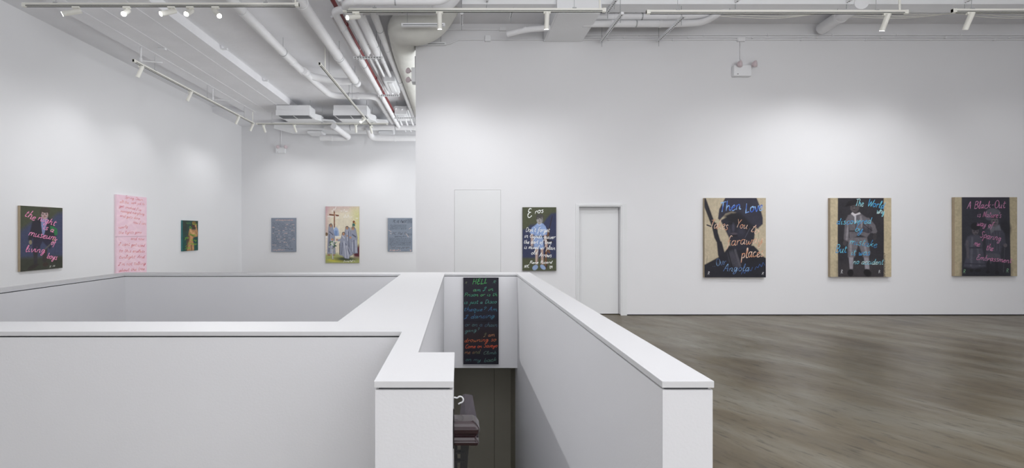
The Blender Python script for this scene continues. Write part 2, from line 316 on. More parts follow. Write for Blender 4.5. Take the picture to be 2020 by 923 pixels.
class Canvas:
    """A painted canvas hung on a wall. O = top-left corner on the wall, R = direction to the right, N = off the wall."""
    def __init__(s, name, O, R, N, w, h, t, side, label, cat='painting', group=None, root=None):
        s.O, s.R, s.N, s.w, s.h, s.t = Vector(O)+Vector(N)*.004, Vector(R), Vector(N), w, h, t; s.side = side
        s.root = root or tag(empty(name, s.O + s.R*w/2 - Vector((0,0,h))), label, cat, group)
        s.SV, s.SF, s.SC = [], [], []
    def pt(s, u, v, n): return s.O + s.R*(u*s.w) - Vector((0,0,v*s.h)) + s.N*n
    def front(s, pic, v0=0., v1=1., name='canvas'):
        nx, ny = pic.nx, pic.ny; O = s.pt(0,v0,s.t); du = s.R*(s.w/(nx-1)); dv = Vector((0,0,-(v1-v0)*s.h/(ny-1)))
        I, J = np.meshgrid(np.arange(nx), np.arange(ny))
        V = np.array(O)[None,None,:] + I[...,None]*np.array(du) + J[...,None]*np.array(dv); V = V.reshape(-1,3)
        q = (J[:-1,:-1]*nx+I[:-1,:-1]).ravel(); fq = np.stack([q, q+nx, q+nx+1, q+1],1)
        n0 = len(V); c = [s.pt(0,v0,0), s.pt(1,v0,0), s.pt(1,v1,0), s.pt(0,v1,0), s.pt(0,v0,s.t), s.pt(1,v0,s.t), s.pt(1,v1,s.t), s.pt(0,v1,s.t)]
        V = np.vstack([V, np.array([tuple(p) for p in c])])
        me = bpy.data.meshes.new(name)
        sides = [(n0+a,n0+b,n0+c_,n0+d) for a,b,c_,d in ((0,1,5,4),(1,2,6,5),(2,3,7,6),(3,0,4,7),(0,3,2,1))]
        me.from_pydata(V.tolist(), [], fq.tolist()+sides)
        me.materials.append(OILS); me.materials.append(s.side)
        mi = np.zeros(len(fq)+5, np.int32); mi[-5:] = 1; me.polygons.foreach_set('material_index', mi)
        ca = me.color_attributes.new('Col','FLOAT_COLOR','POINT')
        C = np.ones((len(V),4), np.float32); C[:n0,:3] = pic.I.reshape(-1,3); ca.data.foreach_set('color', C.ravel())
        me.update(); return local(link(name, me, s.root), s.root)
    def stroke(s, pts, wd, c1, c2=None, n=.0012):
        wd *= .7      # pts in metres on the canvas (x right, y down)
        c2 = c2 or c1; k0 = len(s.SV)//3; m = len(pts)
        ph = random.uniform(0,9)
        for i,(x,y) in enumerate(pts):
            a = pts[max(i-1,0)]; b = pts[min(i+1,m-1)]; dx,dy = b[0]-a[0], b[1]-a[1]; L = math.hypot(dx,dy) or 1
            nx_, ny_ = -dy/L, dx/L; ww = wd*.5*(1+.25*math.sin(i*.9+ph))*(.7 if i in (0,m-1) else 1)
            x = min(max(x,.004),s.w-.004); y = min(max(y,.004), s.h-.004)
            f = .5+.5*math.sin((x*9+y*13)*3+ph*.3); cc = [lin(c1)[j]*(1-f)+lin(c2)[j]*f for j in range(3)]
            for q, hh in ((-1,0),(0,1),(1,0)):
                s.SV.append(s.O + s.R*(x+nx_*ww*q) - Vector((0,0,y+ny_*ww*q)) + s.N*(s.t+.0006+n*hh)); s.SC.append(cc)
        for i in range(m-1):
            a = (k0+i)*3
            for q in (0,1): s.SF.append((a+q, a+q+1, a+3+q+1, a+3+q))
    def text(s, t, u0, v0, u1, v1, xh, c1, c2=None, wd=.012):
        s.finish('scribbled_writing')
        S, W = words(t); ax, ay, bx, by = u0*s.w, v0*s.h, u1*s.w, v1*s.h
        L = math.hypot(bx-ax, by-ay); ex, ey = (bx-ax)/L, (by-ay)/L; k = L/(W+4); ky = xh*s.h/10; last = 0
        for wi, stx in S:
            if wi != last: s.finish(); last = wi
            p = [(ax+ex*a*k+ey*b*ky, ay+ey*a*k-ex*b*ky) for a,b in stx]
            s.stroke(cr(p), wd, c1, c2)
        s.finish()
    def scribble(s, u0, v0, u1, v1, xh, c1, c2=None, wd=.006):
        ax, ay, bx, by = u0*s.w, v0*s.h, u1*s.w, v1*s.h; L = math.hypot(bx-ax, by-ay); x = 0; hh = xh*s.h
        while x < L:
            wl = min(random.uniform(1.5,5)*hh, L-x)
            if wl < hh*.5: break
            n = max(3, int(wl/hh*2.6)); p = []
            for i in range(n):
                q = (x+wl*i/(n-1))/L; up = hh*(random.uniform(.6,1.1) if i%2 else random.uniform(-.1,.2))
                if random.random() < .12: up = random.choice((2*hh, -.9*hh))
                p.append((ax+(bx-ax)*q, ay+(by-ay)*q-up))
            s.stroke(cr(p,3), wd, c1 if random.random() < .6 else (c2 or c1)); x += wl+hh*.7
    def finish(s, name='written_word'):
        if not s.SV: return
        me = bpy.data.meshes.new(name); me.from_pydata([tuple(v) for v in s.SV], [], s.SF); me.materials.append(STICK)
        ca = me.color_attributes.new('Col','FLOAT_COLOR','POINT'); C = np.ones((len(s.SV),4), np.float32); C[:,:3] = np.array(s.SC); ca.data.foreach_set('color', C.ravel())
        me.polygons.foreach_set('use_smooth', [True]*len(s.SF)); me.update(); s.SV, s.SF, s.SC = [], [], []
        o = local(link(name, me, s.root), s.root)
        if name[0] == 's': o['kind'] = 'stuff'
        return o
BEIGE = mat('raw_canvas_side', (172,156,132), .9, var=.1, vscale=40)
NAVYS = mat('dark_canvas_side', (40,38,46), .9, var=.1)
PINKS = mat('pink_canvas_side', (232,206,216), .9, var=.05)
TEALS = mat('teal_canvas_side', (60,120,124), .9, var=.1)
GREYS = mat('grey_canvas_side', (120,126,138), .9, var=.1)
def frontal(name, x0, y0, x1, y1, dw, t, side, label):
    a, b = PD(x0,y0,dw-t), PD(x1,y1,dw-t); return Canvas(name, (a.x,dw,a.z), (1,0,0), (0,-1,0), b.x-a.x, a.z-b.z, t, side, label)
def leftwall(name, x0, x1, ytop, ybot, t, side, label):
    X = XL+t; d0 = F*X/(x0-VX); d1_ = F*X/(x1-VX); zt = PD(0,ytop,d0).z; zb = PD(0,ybot,d0).z
    return Canvas(name, (XL,d0,zt), (0,1,0), (1,0,0), d1_-d0, zt-zb, t, side, label)

# 1 boy in dark suit
c = leftwall('painting', 40, 123, 405.4, 536, .05, BEIGE, 'painting of a boy in a dark suit with pink writing, leftmost on the left wall')
p = Pic(150,200,(64,68,48))
p.poly([(0,.38),(.1,.33),(.25,.25),(.4,.28),(.6,.3),(.75,.17),(.88,.09),(1.1,.07),(1.1,.81),(-.1,.8)],(56,62,92),.04).poly([(-.1,.8),(1.1,.81),(1.1,1.1),(-.1,1.1)],(48,50,38),.03)
DK = (28,24,40)
p.poly([(.26,.72),(.27,.55),(.32,.4),(.72,.4),(.74,.6),(.68,.68),(.62,.64),(.5,.55),(.45,.62),(.42,.72)],(30,26,52),.012)
p.poly([(.28,.7),(.39,.7),(.37,.9),(.3,.92)],(38,34,40)).poly([(.5,.68),(.62,.66),(.58,.88),(.5,.88)],(42,34,36))
p.ell(.28,.94,.13,.03,(40,32,28),rot=-15).ell(.57,.92,.07,.035,(52,36,28))
p.poly([(.16,.52),(.2,.42),(.26,.24),(.44,.17),(.66,.17),(.78,.27),(.84,.46),(.8,.55),(.66,.5),(.64,.52),(.3,.52),(.26,.5),(.24,.54)],DK,.014)
p.poly([(.46,.19),(.62,.18),(.6,.27),(.53,.45),(.5,.44),(.47,.3)],(132,140,184),.012)
p.line([(.54,.24),(.52,.42)],.008,(100,108,150))
p.ell(.22,.56,.035,.035,(130,120,96)).ell(.78,.53,.05,.03,(120,104,80)).line([(.78,.55),(.55,.68)],.014,(84,82,84))
p.poly([(.68,.3),(.76,.31),(.86,.35),(.87,.44),(.8,.46),(.77,.39),(.69,.38)],(30,112,62),.012)
p.ell(.55,.115,.085,.085,(176,150,148)).ell(.565,.05,.115,.045,(62,52,42)).ell(.46,.08,.025,.045,(60,50,40)).ell(.65,.08,.025,.04,(60,50,40))
p.ell(.51,.115,.018,.01,(50,40,44)).ell(.59,.112,.018,.01,(50,40,44)).ell(.555,.155,.025,.007,(140,80,80)).ell(.55,.135,.01,.015,(150,120,118)).grain(.12)
c.front(p); K, K2 = (224,128,172), (236,150,190)
for t_ in (("the",.08,.15,.34,.235,.06),("night",.38,.21,.85,.31,.052),("is a",.5,.35,.8,.42,.045),("museum",.17,.45,.86,.54,.05),("of",.7,.6,.84,.62,.05),("living",.1,.7,.6,.73,.05),("boys",.6,.82,.88,.86,.048)): c.text(*t_, K, K2, .018)
c.text("R M",.66,.98,.82,.97,.016,(196,200,190),wd=.008); c.finish('scribbled_writing')

# 2 pink diptych
c = leftwall('diptych_painting', 229.5, 289, 383.3, 550.8, .045, PINKS, 'tall pink two-panel canvas covered with red handwriting on the left wall')
for v0, v1 in ((0,.4985),(.5015,1)):
    p = Pic(80,110,(240,206,220))
    for k in range(14): p.line([(random.random()*.3,random.random()),(.7+random.random()*.3,random.random())],.03,(246,216,226),.25)
    p.grain(.03); c.front(p, v0, v1)
R1, R2, R3 = (206,92,106), (200,66,82), (226,150,140)
for t_, a,b,a2,b2,cc in (("Spring Dawn",.26,.07,.88,.095,R2),("all the",.1,.19,.4,.2,R3),("work just to",.46,.19,.93,.2,R2),("get smoked I've",.08,.29,.82,.36,R1),("managed everything",.12,.41,.93,.46,R1),("and gets done",.1,.52,.78,.58,R1),
    ("How I can",.52,.68,.98,.7,R2),("nearly",.05,.81,.38,.77,R1),("the lights gone",.06,.93,.84,.92,R1)): c.text(t_,a,b/2,a2,b2/2,.0165,cc,R3,.011)
for t_, a,b,a2,b2,cc in (("and now",.45,.08,.93,.1,R2),("I cant get used",.07,.2,.95,.27,R2),("to this endless",.07,.36,.95,.42,R2),("twilight And",.07,.51,.95,.56,R2),("I'm not talking",.06,.68,.99,.73,R2),("about the tree",.07,.83,.95,.86,R2)): c.text(t_,a,.5+b/2,a2,.5+b2/2,.019,cc,R3,.013)
c.finish('scribbled_writing')

# 3 small green canvas
c = leftwall('painting', 360, 390.5, 434.5, 495.8, .045, TEALS, 'small dark green painting of a standing bare figure with lime writing')
p = Pic(90,110,(22,74,66)); p.poly([(-.1,-.1),(.3,-.1),(.4,.3),(.2,.5),(-.1,.3)],(44,52,44),.2).poly([(.6,-.1),(1.1,-.1),(1.1,.25),(.6,.2)],(36,58,44),.15)
SK, SD = (186,138,92), (92,62,44)
p.poly([(.4,.34),(.5,.27),(.62,.3),(.74,.3),(.86,.3),(.88,.42),(.78,.53),(.66,.58),(.65,.66),(.72,.78),(.72,1.0),(.26,1.0),(.3,.78),(.42,.62),(.36,.48)],SK,.03)
p.poly([(.32,.45),(.42,.5),(.42,.62),(.34,.78),(.26,1),(.22,1),(.26,.7)],SD,.06).poly([(.52,.82),(.58,.8),(.6,1),(.54,1)],SD,.03)
p.line([(.86,.2),(.94,.4),(.92,.5),(.8,.5)],.04,SK).line([(.46,.3),(.6,.4),(.82,.46)],.035,(206,160,110)).line([(.5,.47),(.7,.52)],.02,SD,.7)
p.ell(.72,.18,.15,.1,(70,48,36)).ell(.84,.17,.06,.05,SK).ell(.72,.08,.13,.06,(130,100,48)).grain(.25,4); c.front(p)
G1, G2 = (128,168,34), (88,140,30)
c.scribble(.22,.1,.5,.09,.02,(90,140,60),G2,.012); c.scribble(.62,.13,.95,.13,.03,G1,G2,.014)
for t_ in (("Do",.4,.24,.6,.27,.03),("Strength",.38,.47,.85,.52,.035),("you",.14,.6,.4,.58,.045),("to my",.52,.66,.92,.68,.03),("Surrender",.3,.77,.94,.82,.035),("Size",.14,.93,.5,.92,.05)): c.text(*t_, G1, G2, .02)
c.finish('scribbled_writing')

# 4 grey writing left
c = frontal('painting', 535.1,429.8,583.9,496.6, YF, .04, GREYS, 'grey canvas with faint peach and dark handwriting, left one on the far wall')
p = Pic(60,80,(136,144,158)).grain(.05); c.front(p); PE, DG = (216,182,172), (88,94,108)
c.scribble(.18,.08,.9,.08,.028,PE,(226,170,160),.016)
for k in range(17): c.scribble(.05,.16+k*.043,.95 if k < 13 else .8,.165+k*.043,.014,DG,PE if k%2 else (160,158,166),.009)
c.scribble(.55,.91,.88,.93,.02,(60,62,70),None,.011); c.scribble(.06,.965,.55,.955,.024,PE,None,.012); c.finish('scribbled_writing')

# 5 the group in grey robes
c = frontal('painting', 642.2,407.1,708.6,518.6, YF, .04, BEIGE, 'tall pale painting of four grey-robed women near a wooden cross on the far wall')
p = Pic(150,240,(226,216,194))
p.poly([(-.1,-.1),(1.1,-.1),(1.1,.02),(.5,.03),(.15,.05),(.06,.2),(.04,.5),(-.1,.5)],(198,162,168),.1).poly([(.8,.05),(1.1,.0),(1.1,.85),(.9,.75),(.85,.4)],(214,210,156),.12)
p.poly([(-.1,.54),(.32,.54),(.32,.8),(-.1,.8)],(226,214,200),.01).poly([(-.1,.535),(.45,.525),(.45,.545),(-.1,.555)],(238,236,228),.006)
p.poly([(-.1,.85),(.35,.83),(.6,.9),(1.1,.9),(1.1,1.1),(-.1,1.1)],(164,168,106),.03).ell(.3,.95,.25,.03,(196,190,84),.5).ell(.6,.93,.35,.04,(72,80,60),.6,.7)
p.poly([(.98,.68),(1.1,.66),(1.1,.92),(.86,.9),(.82,.85)],(92,36,48),.03)
p.line([(.26,.1),(.265,.36)],.017,(112,62,40),soft=.3).line([(.12,.145),(.385,.162)],.013,(112,62,40),soft=.3).line([(.25,.12),(.262,.3)],.008,(150,100,72)).ell(.262,.14,.02,.02,(170,120,90))
p.poly([(.22,.52),(.22,.42),(.27,.38),(.31,.36),(.36,.39),(.4,.44),(.4,.52)],(158,178,212),.012).poly([(.27,.52),(.27,.44),(.31,.42),(.35,.44),(.35,.52)],(122,148,192),.01).line([(.4,.34),(.4,.46)],.005,(236,236,226))
RB, RD, RL, OU = (150,154,172), (96,100,118), (190,192,204), (50,46,56)
def robe(pts, folds):
    p.poly(pts, OU, .01).poly([(x*.97+sum(q[0] for q in pts)/len(pts)*.03, y*.985+sum(q[1] for q in pts)/len(pts)*.015) for x,y in pts], RB, .008)
    for (f, w, cc) in folds: p.line(f, w, cc, .8)
robe([(.74,.38),(.6,.36),(.57,.45),(.6,.6),(.7,.84),(.78,.8),(.76,.5)],[([(.68,.45),(.7,.75)],.012,RD),([(.64,.42),(.66,.6)],.01,RL)])
robe([(.78,.37),(.84,.355),(.9,.4),(.95,.55),(.94,.62),(.96,.83),(.78,.84),(.76,.6),(.75,.45)],[([(.84,.6),(.85,.82)],.01,RD),([(.9,.6),(.91,.8)],.012,RL),([(.8,.5),(.9,.54)],.014,RD),([(.8,.64),(.8,.8)],.01,RL)])
robe([(.1,.32),(.17,.3),(.22,.35),(.24,.45),(.28,.54),(.27,.6),(.3,.84),(.05,.84),(.07,.55),(.08,.42)],[([(.12,.5),(.1,.8)],.012,RD),([(.18,.6),(.17,.82)],.014,RL),([(.22,.56),(.24,.82)],.01,RD),([(.12,.45),(.22,.5)],.012,RD)])
robe([(.5,.46),(.56,.455),(.6,.52),(.62,.6),(.68,.7),(.82,.83),(.8,.86),(.72,.88),(.7,.93),(.58,.92),(.5,.87),(.42,.86),(.42,.66),(.46,.56)],[([(.55,.62),(.6,.9)],.014,RL),([(.5,.65),(.48,.84)],.012,RD),([(.6,.66),(.72,.84)],.012,RD),([(.63,.7),(.68,.9)],.014,RL),([(.5,.52),(.56,.56)],.012,RL)])
p.line([(.48,.58),(.4,.6),(.33,.59)],.018,RB).ell(.34,.59,.03,.012,(190,140,104)).line([(.42,.66),(.42,.84)],.01,OU)
for x, y in ((.16,.345),(.535,.49),(.64,.385),(.815,.395)): p.ell(x,y-.008,.045,.032,(74,66,72)).ell(x,y,.032,.027,(192,150,120)).ell(x-.01,y-.004,.01,.004,(60,44,40)).ell(x+.012,y-.004,.008,.004,(60,44,40)).ell(x,y+.014,.01,.003,(140,70,64))
p.ell(.2,.585,.04,.02,(190,146,112)).ell(.74,.55,.03,.018,(190,146,112)).ell(.64,.52,.02,.015,(186,142,110))
p.ell(.84,.275,.035,.025,(120,72,44)).ell(.88,.3,.03,.02,(214,180,110)).poly([(.8,.3),(.87,.3),(.88,.35),(.79,.35)],(40,98,92),.01)
for k in range(26): p.ell(.22+random.uniform(-.11,.11),.67+random.uniform(-.05,.05),.022,.012,random.choice([(96,124,92),(222,226,214),(64,92,72),(180,196,170)]),.4)
p.poly([(.17,.73),(.27,.73),(.24,.78),(.235,.92),(.27,.935),(.16,.935),(.2,.92),(.2,.78)],(146,148,152),.008).line([(.215,.76),(.215,.92)],.007,(216,216,216)).ell(.03,.49,.04,.03,(120,96,70)).ell(.1,.86,.05,.012,(150,110,90)).ell(.25,.86,.04,.01,(150,110,90)).grain(.06,5)
c.front(p); W1 = (244,242,238)
c.scribble(.18,.07,.32,.05,.03,W1,None,.02); c.scribble(.44,.09,.68,.1,.022,W1,None,.016); c.scribble(.06,.19,.4,.2,.024,W1,None,.016); c.scribble(.52,.2,.8,.2,.03,W1,None,.016); c.scribble(.9,.22,.97,.22,.02,W1,None,.016); c.scribble(.54,.98,.88,.97,.014,W1,None,.012); c.finish('scribbled_writing')

# 6 grey writing right
c = frontal('painting', 765.2,430,813.2,496.1, YF, .04, GREYS, 'grey canvas with dark block writing and peach dashes near the wall corner')
p = Pic(60,80,(132,142,156)).grain(.05); c.front(p); D2 = (62,66,78)
c.text("PC HE PWER",.2,.145,.78,.145,.042,D2,wd=.016); c.stroke([(.38*c.w,.165*c.h),(.76*c.w,.165*c.h)],.01,(176,168,176))
c.text("PC PW R",.17,.5,.78,.5,.04,D2,(90,80,84),.014)
for k in range(5): c.scribble(.1,.22+k*.03,.76,.22+k*.03,.013,(84,90,104),D2,.008)
for k in range(8): c.scribble(.8,.05+k*.024+(.3 if k > 4 else 0),.98,.05+k*.024+(.3 if k > 4 else 0),.011,D2,None,.008)
c.scribble(.28,.57,.78,.56,.022,D2,None,.012)
for k in range(8): c.scribble(.06,.61+k*.03,.96,.61+k*.03,.013,(80,86,100),D2,.008)
c.scribble(.14,.9,.92,.89,.032,(92,84,92),D2,.011); c.scribble(.07,.975,.55,.975,.022,PE,None,.014); c.scribble(.9,.97,.97,.97,.025,PE,None,.014)
for a in ((.03,.36,.15,.41),(.86,.33,.97,.28),(.7,.46,.8,.5),(.78,.5,.85,.57),(.08,.46,.15,.46)): c.stroke([(a[0]*c.w,a[1]*c.h),(a[2]*c.w,a[3]*c.h)],.02,(232,206,196))
c.finish('scribbled_writing')

# 7 boy in blue shirt
c = frontal('painting', 1031.1,408.7,1097.3,533.8, YR, .045, NAVYS, 'boy in pale blue shirt and shorts under white writing, left of the door')
p = Pic(130,240,(74,78,54))
p.poly([(-.1,.36),(.12,.34),(.22,.28),(.4,.27),(.62,.25),(.72,.17),(.85,.1),(1.1,.08),(1.1,.81),(.6,.8),(-.1,.8)],(44,50,84),.02)
p.line([(.88,.14),(.8,.32),(.74,.5)],.012,(40,34,40)).line([(.78,.36),(.72,.58),(.68,.75),(.7,.93)],.03,(58,40,36)).line([(.72,.6),(.68,.9)],.025,(116,76,48)).line([(.76,.38),(.75,.44)],.02,(116,80,54)).line([(.74,.52),(.9,.55)],.012,(30,26,36)).line([(.72,.66),(.8,.71)],.022,(106,72,48))
p.line([(.28,.42),(.27,.58)],.035,(180,158,150)).line([(.66,.42),(.7,.6)],.035,(186,160,150)).line([(.32,.46),(.32,.62)],.012,(110,110,130))
p.poly([(.37,.64),(.47,.64),(.45,.9),(.38,.9)],(184,160,148)).poly([(.53,.64),(.61,.64),(.62,.9),(.55,.9)],(178,152,140)).line([(.45,.68),(.44,.88)],.01,(120,106,104))
p.ell(.37,.95,.085,.04,(146,166,202),rot=-10).ell(.6,.945,.085,.035,(146,166,202),rot=15)
p.poly([(.33,.46),(.6,.46),(.63,.65),(.5,.66),(.48,.6),(.45,.66),(.34,.65)],(140,162,204),.008).poly([(.35,.435),(.62,.435),(.61,.47),(.34,.47)],(34,34,48),.006)
p.poly([(.21,.41),(.27,.32),(.38,.28),(.43,.255),(.6,.255),(.68,.3),(.73,.37),(.72,.43),(.63,.44),(.61,.45),(.36,.45),(.33,.43)],(142,166,210),.008)
p.line([(.5,.29),(.5,.43)],.006,(100,122,170)).line([(.35,.35),(.36,.44)],.008,(108,130,180)).poly([(.42,.26),(.5,.3),(.58,.26),(.56,.25),(.44,.25)],(168,186,220))
p.ell(.49,.245,.05,.025,(128,124,124)).ell(.505,.195,.095,.068,(158,156,154)).ell(.51,.14,.11,.034,(70,68,66)).ell(.42,.165,.02,.03,(66,64,62)).ell(.6,.17,.018,.03,(66,64,62))
p.ell(.46,.182,.022,.008,(56,54,60)).ell(.55,.182,.022,.008,(56,54,60)).ell(.5,.205,.013,.016,(126,122,120)).ell(.5,.228,.028,.005,(104,86,86)).ell(.58,.2,.03,.05,(120,118,118),.6,.5).grain(.08,5)
c.front(p); W = (238,240,238)
c.text("E",.14,.165,.34,.14,.062,W,wd=.024); c.text("ros",.36,.105,.66,.075,.04,W,wd=.02)
for t_ in (("Don't forget",.08,.385,.83,.39,.034),("in Cupids quiver",.05,.475,.99,.5,.032),("the dart of love",.03,.57,.88,.58,.032),("is mixed w/ plain",.04,.655,.99,.67,.032),("old",.25,.745,.47,.74,.032),("Arrows",.48,.78,.88,.785,.032),("Rene Ricard",.2,.89,.9,.885,.022),("NYC",.05,.955,.2,.95,.022),("'09",.78,.97,.9,.965,.026)): c.text(*t_, W, None, .0125)
c.finish('scribbled_writing')

# 8 dark diptych in the stairwell
c = frontal('diptych_painting', 914.1,547.8,983.6,718.3, 6.15, .035, NAVYS, 'tall dark two-panel canvas with green, blue and orange chalky writing above the stairs')
for v0, v1 in ((0,.499),(.501,1)):
    p = Pic(60,80,(20,18,34)); 
    if v0: p.poly([(-.1,.1),(1.1,.15),(1.1,.5),(-.1,.55)],(34,20,26),.2)
    p.grain(.15); c.front(p, v0, v1)
GR, TE, BU, GT, OR, MU = (76,158,96),(56,140,122),(60,104,150),(78,118,116),(206,96,58),(100,108,78)
c.text("HELL",.25,.077,.72,.064,.031,(72,170,86),wd=.011)
for t_, cc, c2 in ((("R",.04,.07,.12,.07,.012),MU,None),(("R",.83,.065,.93,.068,.016),(80,130,110),None),(("am I in",.27,.157,.88,.148,.021),(84,160,100),TE),(("Prison or is th",.02,.215,.99,.21,.021),GR,TE),(("is just a Disco",.02,.3,.97,.295,.021),TE,(90,150,140)),
    (("theque? Am",.01,.385,.99,.385,.024),(54,120,140),BU),(("I dancing",.04,.475,.93,.455,.023),BU,(60,120,140)),(("or on a chain",.04,.56,.99,.565,.023),GT,(64,84,110)),(("gang?",.04,.63,.48,.615,.02),GT,None),(("I am",.58,.685,.92,.675,.022),(178,120,84),MU),
    (("drowning so",.03,.745,.96,.73,.024),OR,(190,110,64)),(("Come on Saveyo",.05,.815,.99,.8,.022),(216,88,54),OR),(("me and",.03,.88,.5,.875,.022),(160,96,64),MU),(("Climb",.56,.885,.96,.88,.018),(96,120,110),GT),(("on my",.06,.96,.52,.965,.02),(74,100,106),GT),(("back",.58,.975,.98,.96,.022),(104,140,124),GT)):
    c.text(*t_, cc, c2, .0075)
c.finish('scribbled_writing')

# 9 soldier
c = frontal('painting', 1389.5,390.5,1510.5,547, YR, .055, BEIGE, 'large beige and black painting of a helmeted soldier, leftmost of the three big ones')
p = Pic(220,280,(190,177,152))
for k in range(10):
    x = random.random(); p.line([(x,random.random()),(x+.02,random.random())],.006,(150,140,122),.35)
BD = (30,30,40)
p.poly([(-.02,0),(.02,.0),(.1,.17),(.16,.3),(.2,.32),(.22,.44),(.26,.54),(.28,.55),(.34,.72),(.24,.76),(.22,.72),(.2,.56),(.16,.5),(.12,.36),(.0,.12)],(34,32,42),.008).line([(.04,.34),(.11,.36)],.008,(34,32,42))
p.poly([(.0,.84),(.12,.79),(.24,.74),(.33,.68),(.4,.6),(.8,.6),(.88,.66),(.92,.72),(1.1,.8),(1.1,1.1),(-.1,1.1),(-.1,.9)],BD,.008)
p.poly([(.26,.28),(.4,.5),(.42,.6),(.5,.66),(.74,.64),(.81,.52),(.84,.3),(.6,.15)],(38,37,50),.01)
p.poly([(.35,-.02),(.84,-.02),(.9,.1),(.95,.25),(.95,.33),(.86,.39),(.72,.3),(.6,.2),(.44,.17),(.34,.2),(.25,.28),(.22,.26),(.24,.14)],(48,47,62),.008)
p.poly([(.3,.22),(.44,.17),(.6,.2),(.8,.36),(.7,.42),(.4,.3)],(26,25,34),.03)
p.poly([(.46,.66),(.6,.82),(.54,.9),(.4,.8),(.38,.68)],(64,62,72),.02).line([(.5,.66),(.58,.86)],.02,(78,76,84),.6).line([(.38,.66),(.46,.9)],.008,(20,20,28))
p.ell(.43,.32,.05,.014,(22,22,30)).ell(.58,.33,.05,.014,(22,22,30)).ell(.47,.37,.024,.055,(66,64,80),.7,.8).ell(.48,.45,.06,.014,(78,70,80),.6,.8).ell(.48,.475,.06,.01,(24,22,30)).ell(.6,.42,.06,.08,(52,50,66),.8,.7).ell(.4,.42,.03,.05,(60,58,72),.8,.6)
p.line([(.66,.5),(.74,.38)],.004,(84,84,100)).line([(.2,.82),(.45,.92)],.006,(44,44,58)).grain(.1,5)
c.front(p); B1, B2, P1, P2 = (44,92,196), (150,190,232), (206,146,112), (226,196,176)
c.text("Then",.25,.18,.63,.13,.062,B1,B2,.024); c.text("Love",.66,.19,.98,.15,.06,B1,B2,.024)
c.text("Takes",.08,.38,.4,.4,.06,P1,P2,.016); c.text("You",.5,.37,.72,.39,.05,P1,P2,.015); c.text("to",.74,.42,.9,.47,.058,P2,P1,.017)
c.text("faraway",.36,.6,.98,.57,.058,P2,P1,.017); c.text("places",.6,.76,.99,.73,.064,P2,P1,.021)
c.text("..Our",.13,.87,.38,.83,.045,(72,98,150),B2,.01); c.text("Angola",.3,.92,.76,.92,.045,(76,112,170),B2,.012); c.scribble(.6,.97,.98,.85,.045,(64,104,170),(110,150,200),.011)
c.text("R",.05,.965,.09,.965,.02,(206,206,210),wd=.011); c.text("R",.93,.965,.975,.965,.017,(206,206,210),wd=.011); c.finish('scribbled_writing')

# 10 boy with ball
c = frontal('painting', 1637.6,390.5,1757.8,546, YR, .055, BEIGE, 'large painting of a boy with a ball and blue writing, middle of three')
p = Pic(220,280,(192,178,148)); p.poly([(.125,-.1),(.875,-.1),(.88,.5),(.875,1.1),(.13,1.1),(.12,.5)],(46,44,50),.006)
for k in range(30): y = .7+k*.01; p.ell(.885+random.uniform(-.01,.01),y,.012,.003,(60,56,56),.5)
J, JL, JD = (104,100,106), (140,136,142), (64,62,68)
p.poly([(.13,.82),(.87,.8),(.87,1.1),(.13,1.1)],(58,54,58),.05)
p.poly([(.3,.74),(.38,.74),(.37,.9),(.32,.9)],(150,146,154)).poly([(.55,.74),(.63,.74),(.64,.9),(.57,.9)],(146,142,150)).ell(.33,.95,.05,.045,(24,22,26)).ell(.61,.95,.065,.045,(24,22,26),rot=20)
p.poly([(.3,.5),(.6,.5),(.66,.7),(.62,.76),(.54,.75),(.46,.58),(.4,.75),(.29,.75),(.29,.6)],(112,108,114),.01).line([(.33,.55),(.34,.72)],.02,JL,.6).line([(.56,.58),(.6,.72)],.02,JL,.6)
p.poly([(.24,.3),(.29,.22),(.36,.2),(.5,.2),(.58,.24),(.66,.28),(.72,.34),(.77,.42),(.75,.45),(.66,.44),(.6,.5),(.47,.46),(.4,.5),(.33,.52),(.3,.55),(.24,.55),(.22,.52)],J,.008)
p.line([(.42,.24),(.42,.44)],.006,JD).line([(.3,.42),(.56,.42)],.012,JD).line([(.3,.3),(.27,.52)],.02,JL,.5).line([(.5,.24),(.52,.36)],.02,JL,.5).line([(.3,.28),(.31,.5)],.006,JD).poly([(.34,.2),(.4,.24),(.42,.22),(.5,.2),(.48,.18),(.42,.2),(.36,.18)],(206,202,206),.006).line([(.41,.23),(.41,.3)],.014,(186,184,190))
p.ell(.62,.365,.095,.082,(66,62,70)).ell(.6,.34,.06,.045,(98,94,102),.8,.8).line([(.54,.33),(.62,.38),(.7,.42)],.004,(34,32,38)).line([(.62,.29),(.62,.44)],.004,(34,32,38))
p.line([(.62,.28),(.71,.36),(.72,.42)],.03,J).ell(.73,.49,.03,.045,(60,56,60)).ell(.24,.57,.035,.035,(70,66,70)).ell(.41,.16,.04,.04,(66,60,62))
p.ell(.4,.12,.075,.06,(84,78,80)).ell(.37,.06,.11,.035,(34,32,36),rot=-12).ell(.29,.09,.05,.012,(28,26,30),rot=-20).ell(.37,.11,.014,.006,(28,26,30)).ell(.42,.108,.014,.006,(28,26,30)).ell(.39,.145,.02,.005,(40,34,38)).ell(.39,.128,.01,.01,(110,104,106)).grain(.12,5)
c.front(p); T1, T2, T3 = (50,140,206), (110,196,216), (196,224,222)
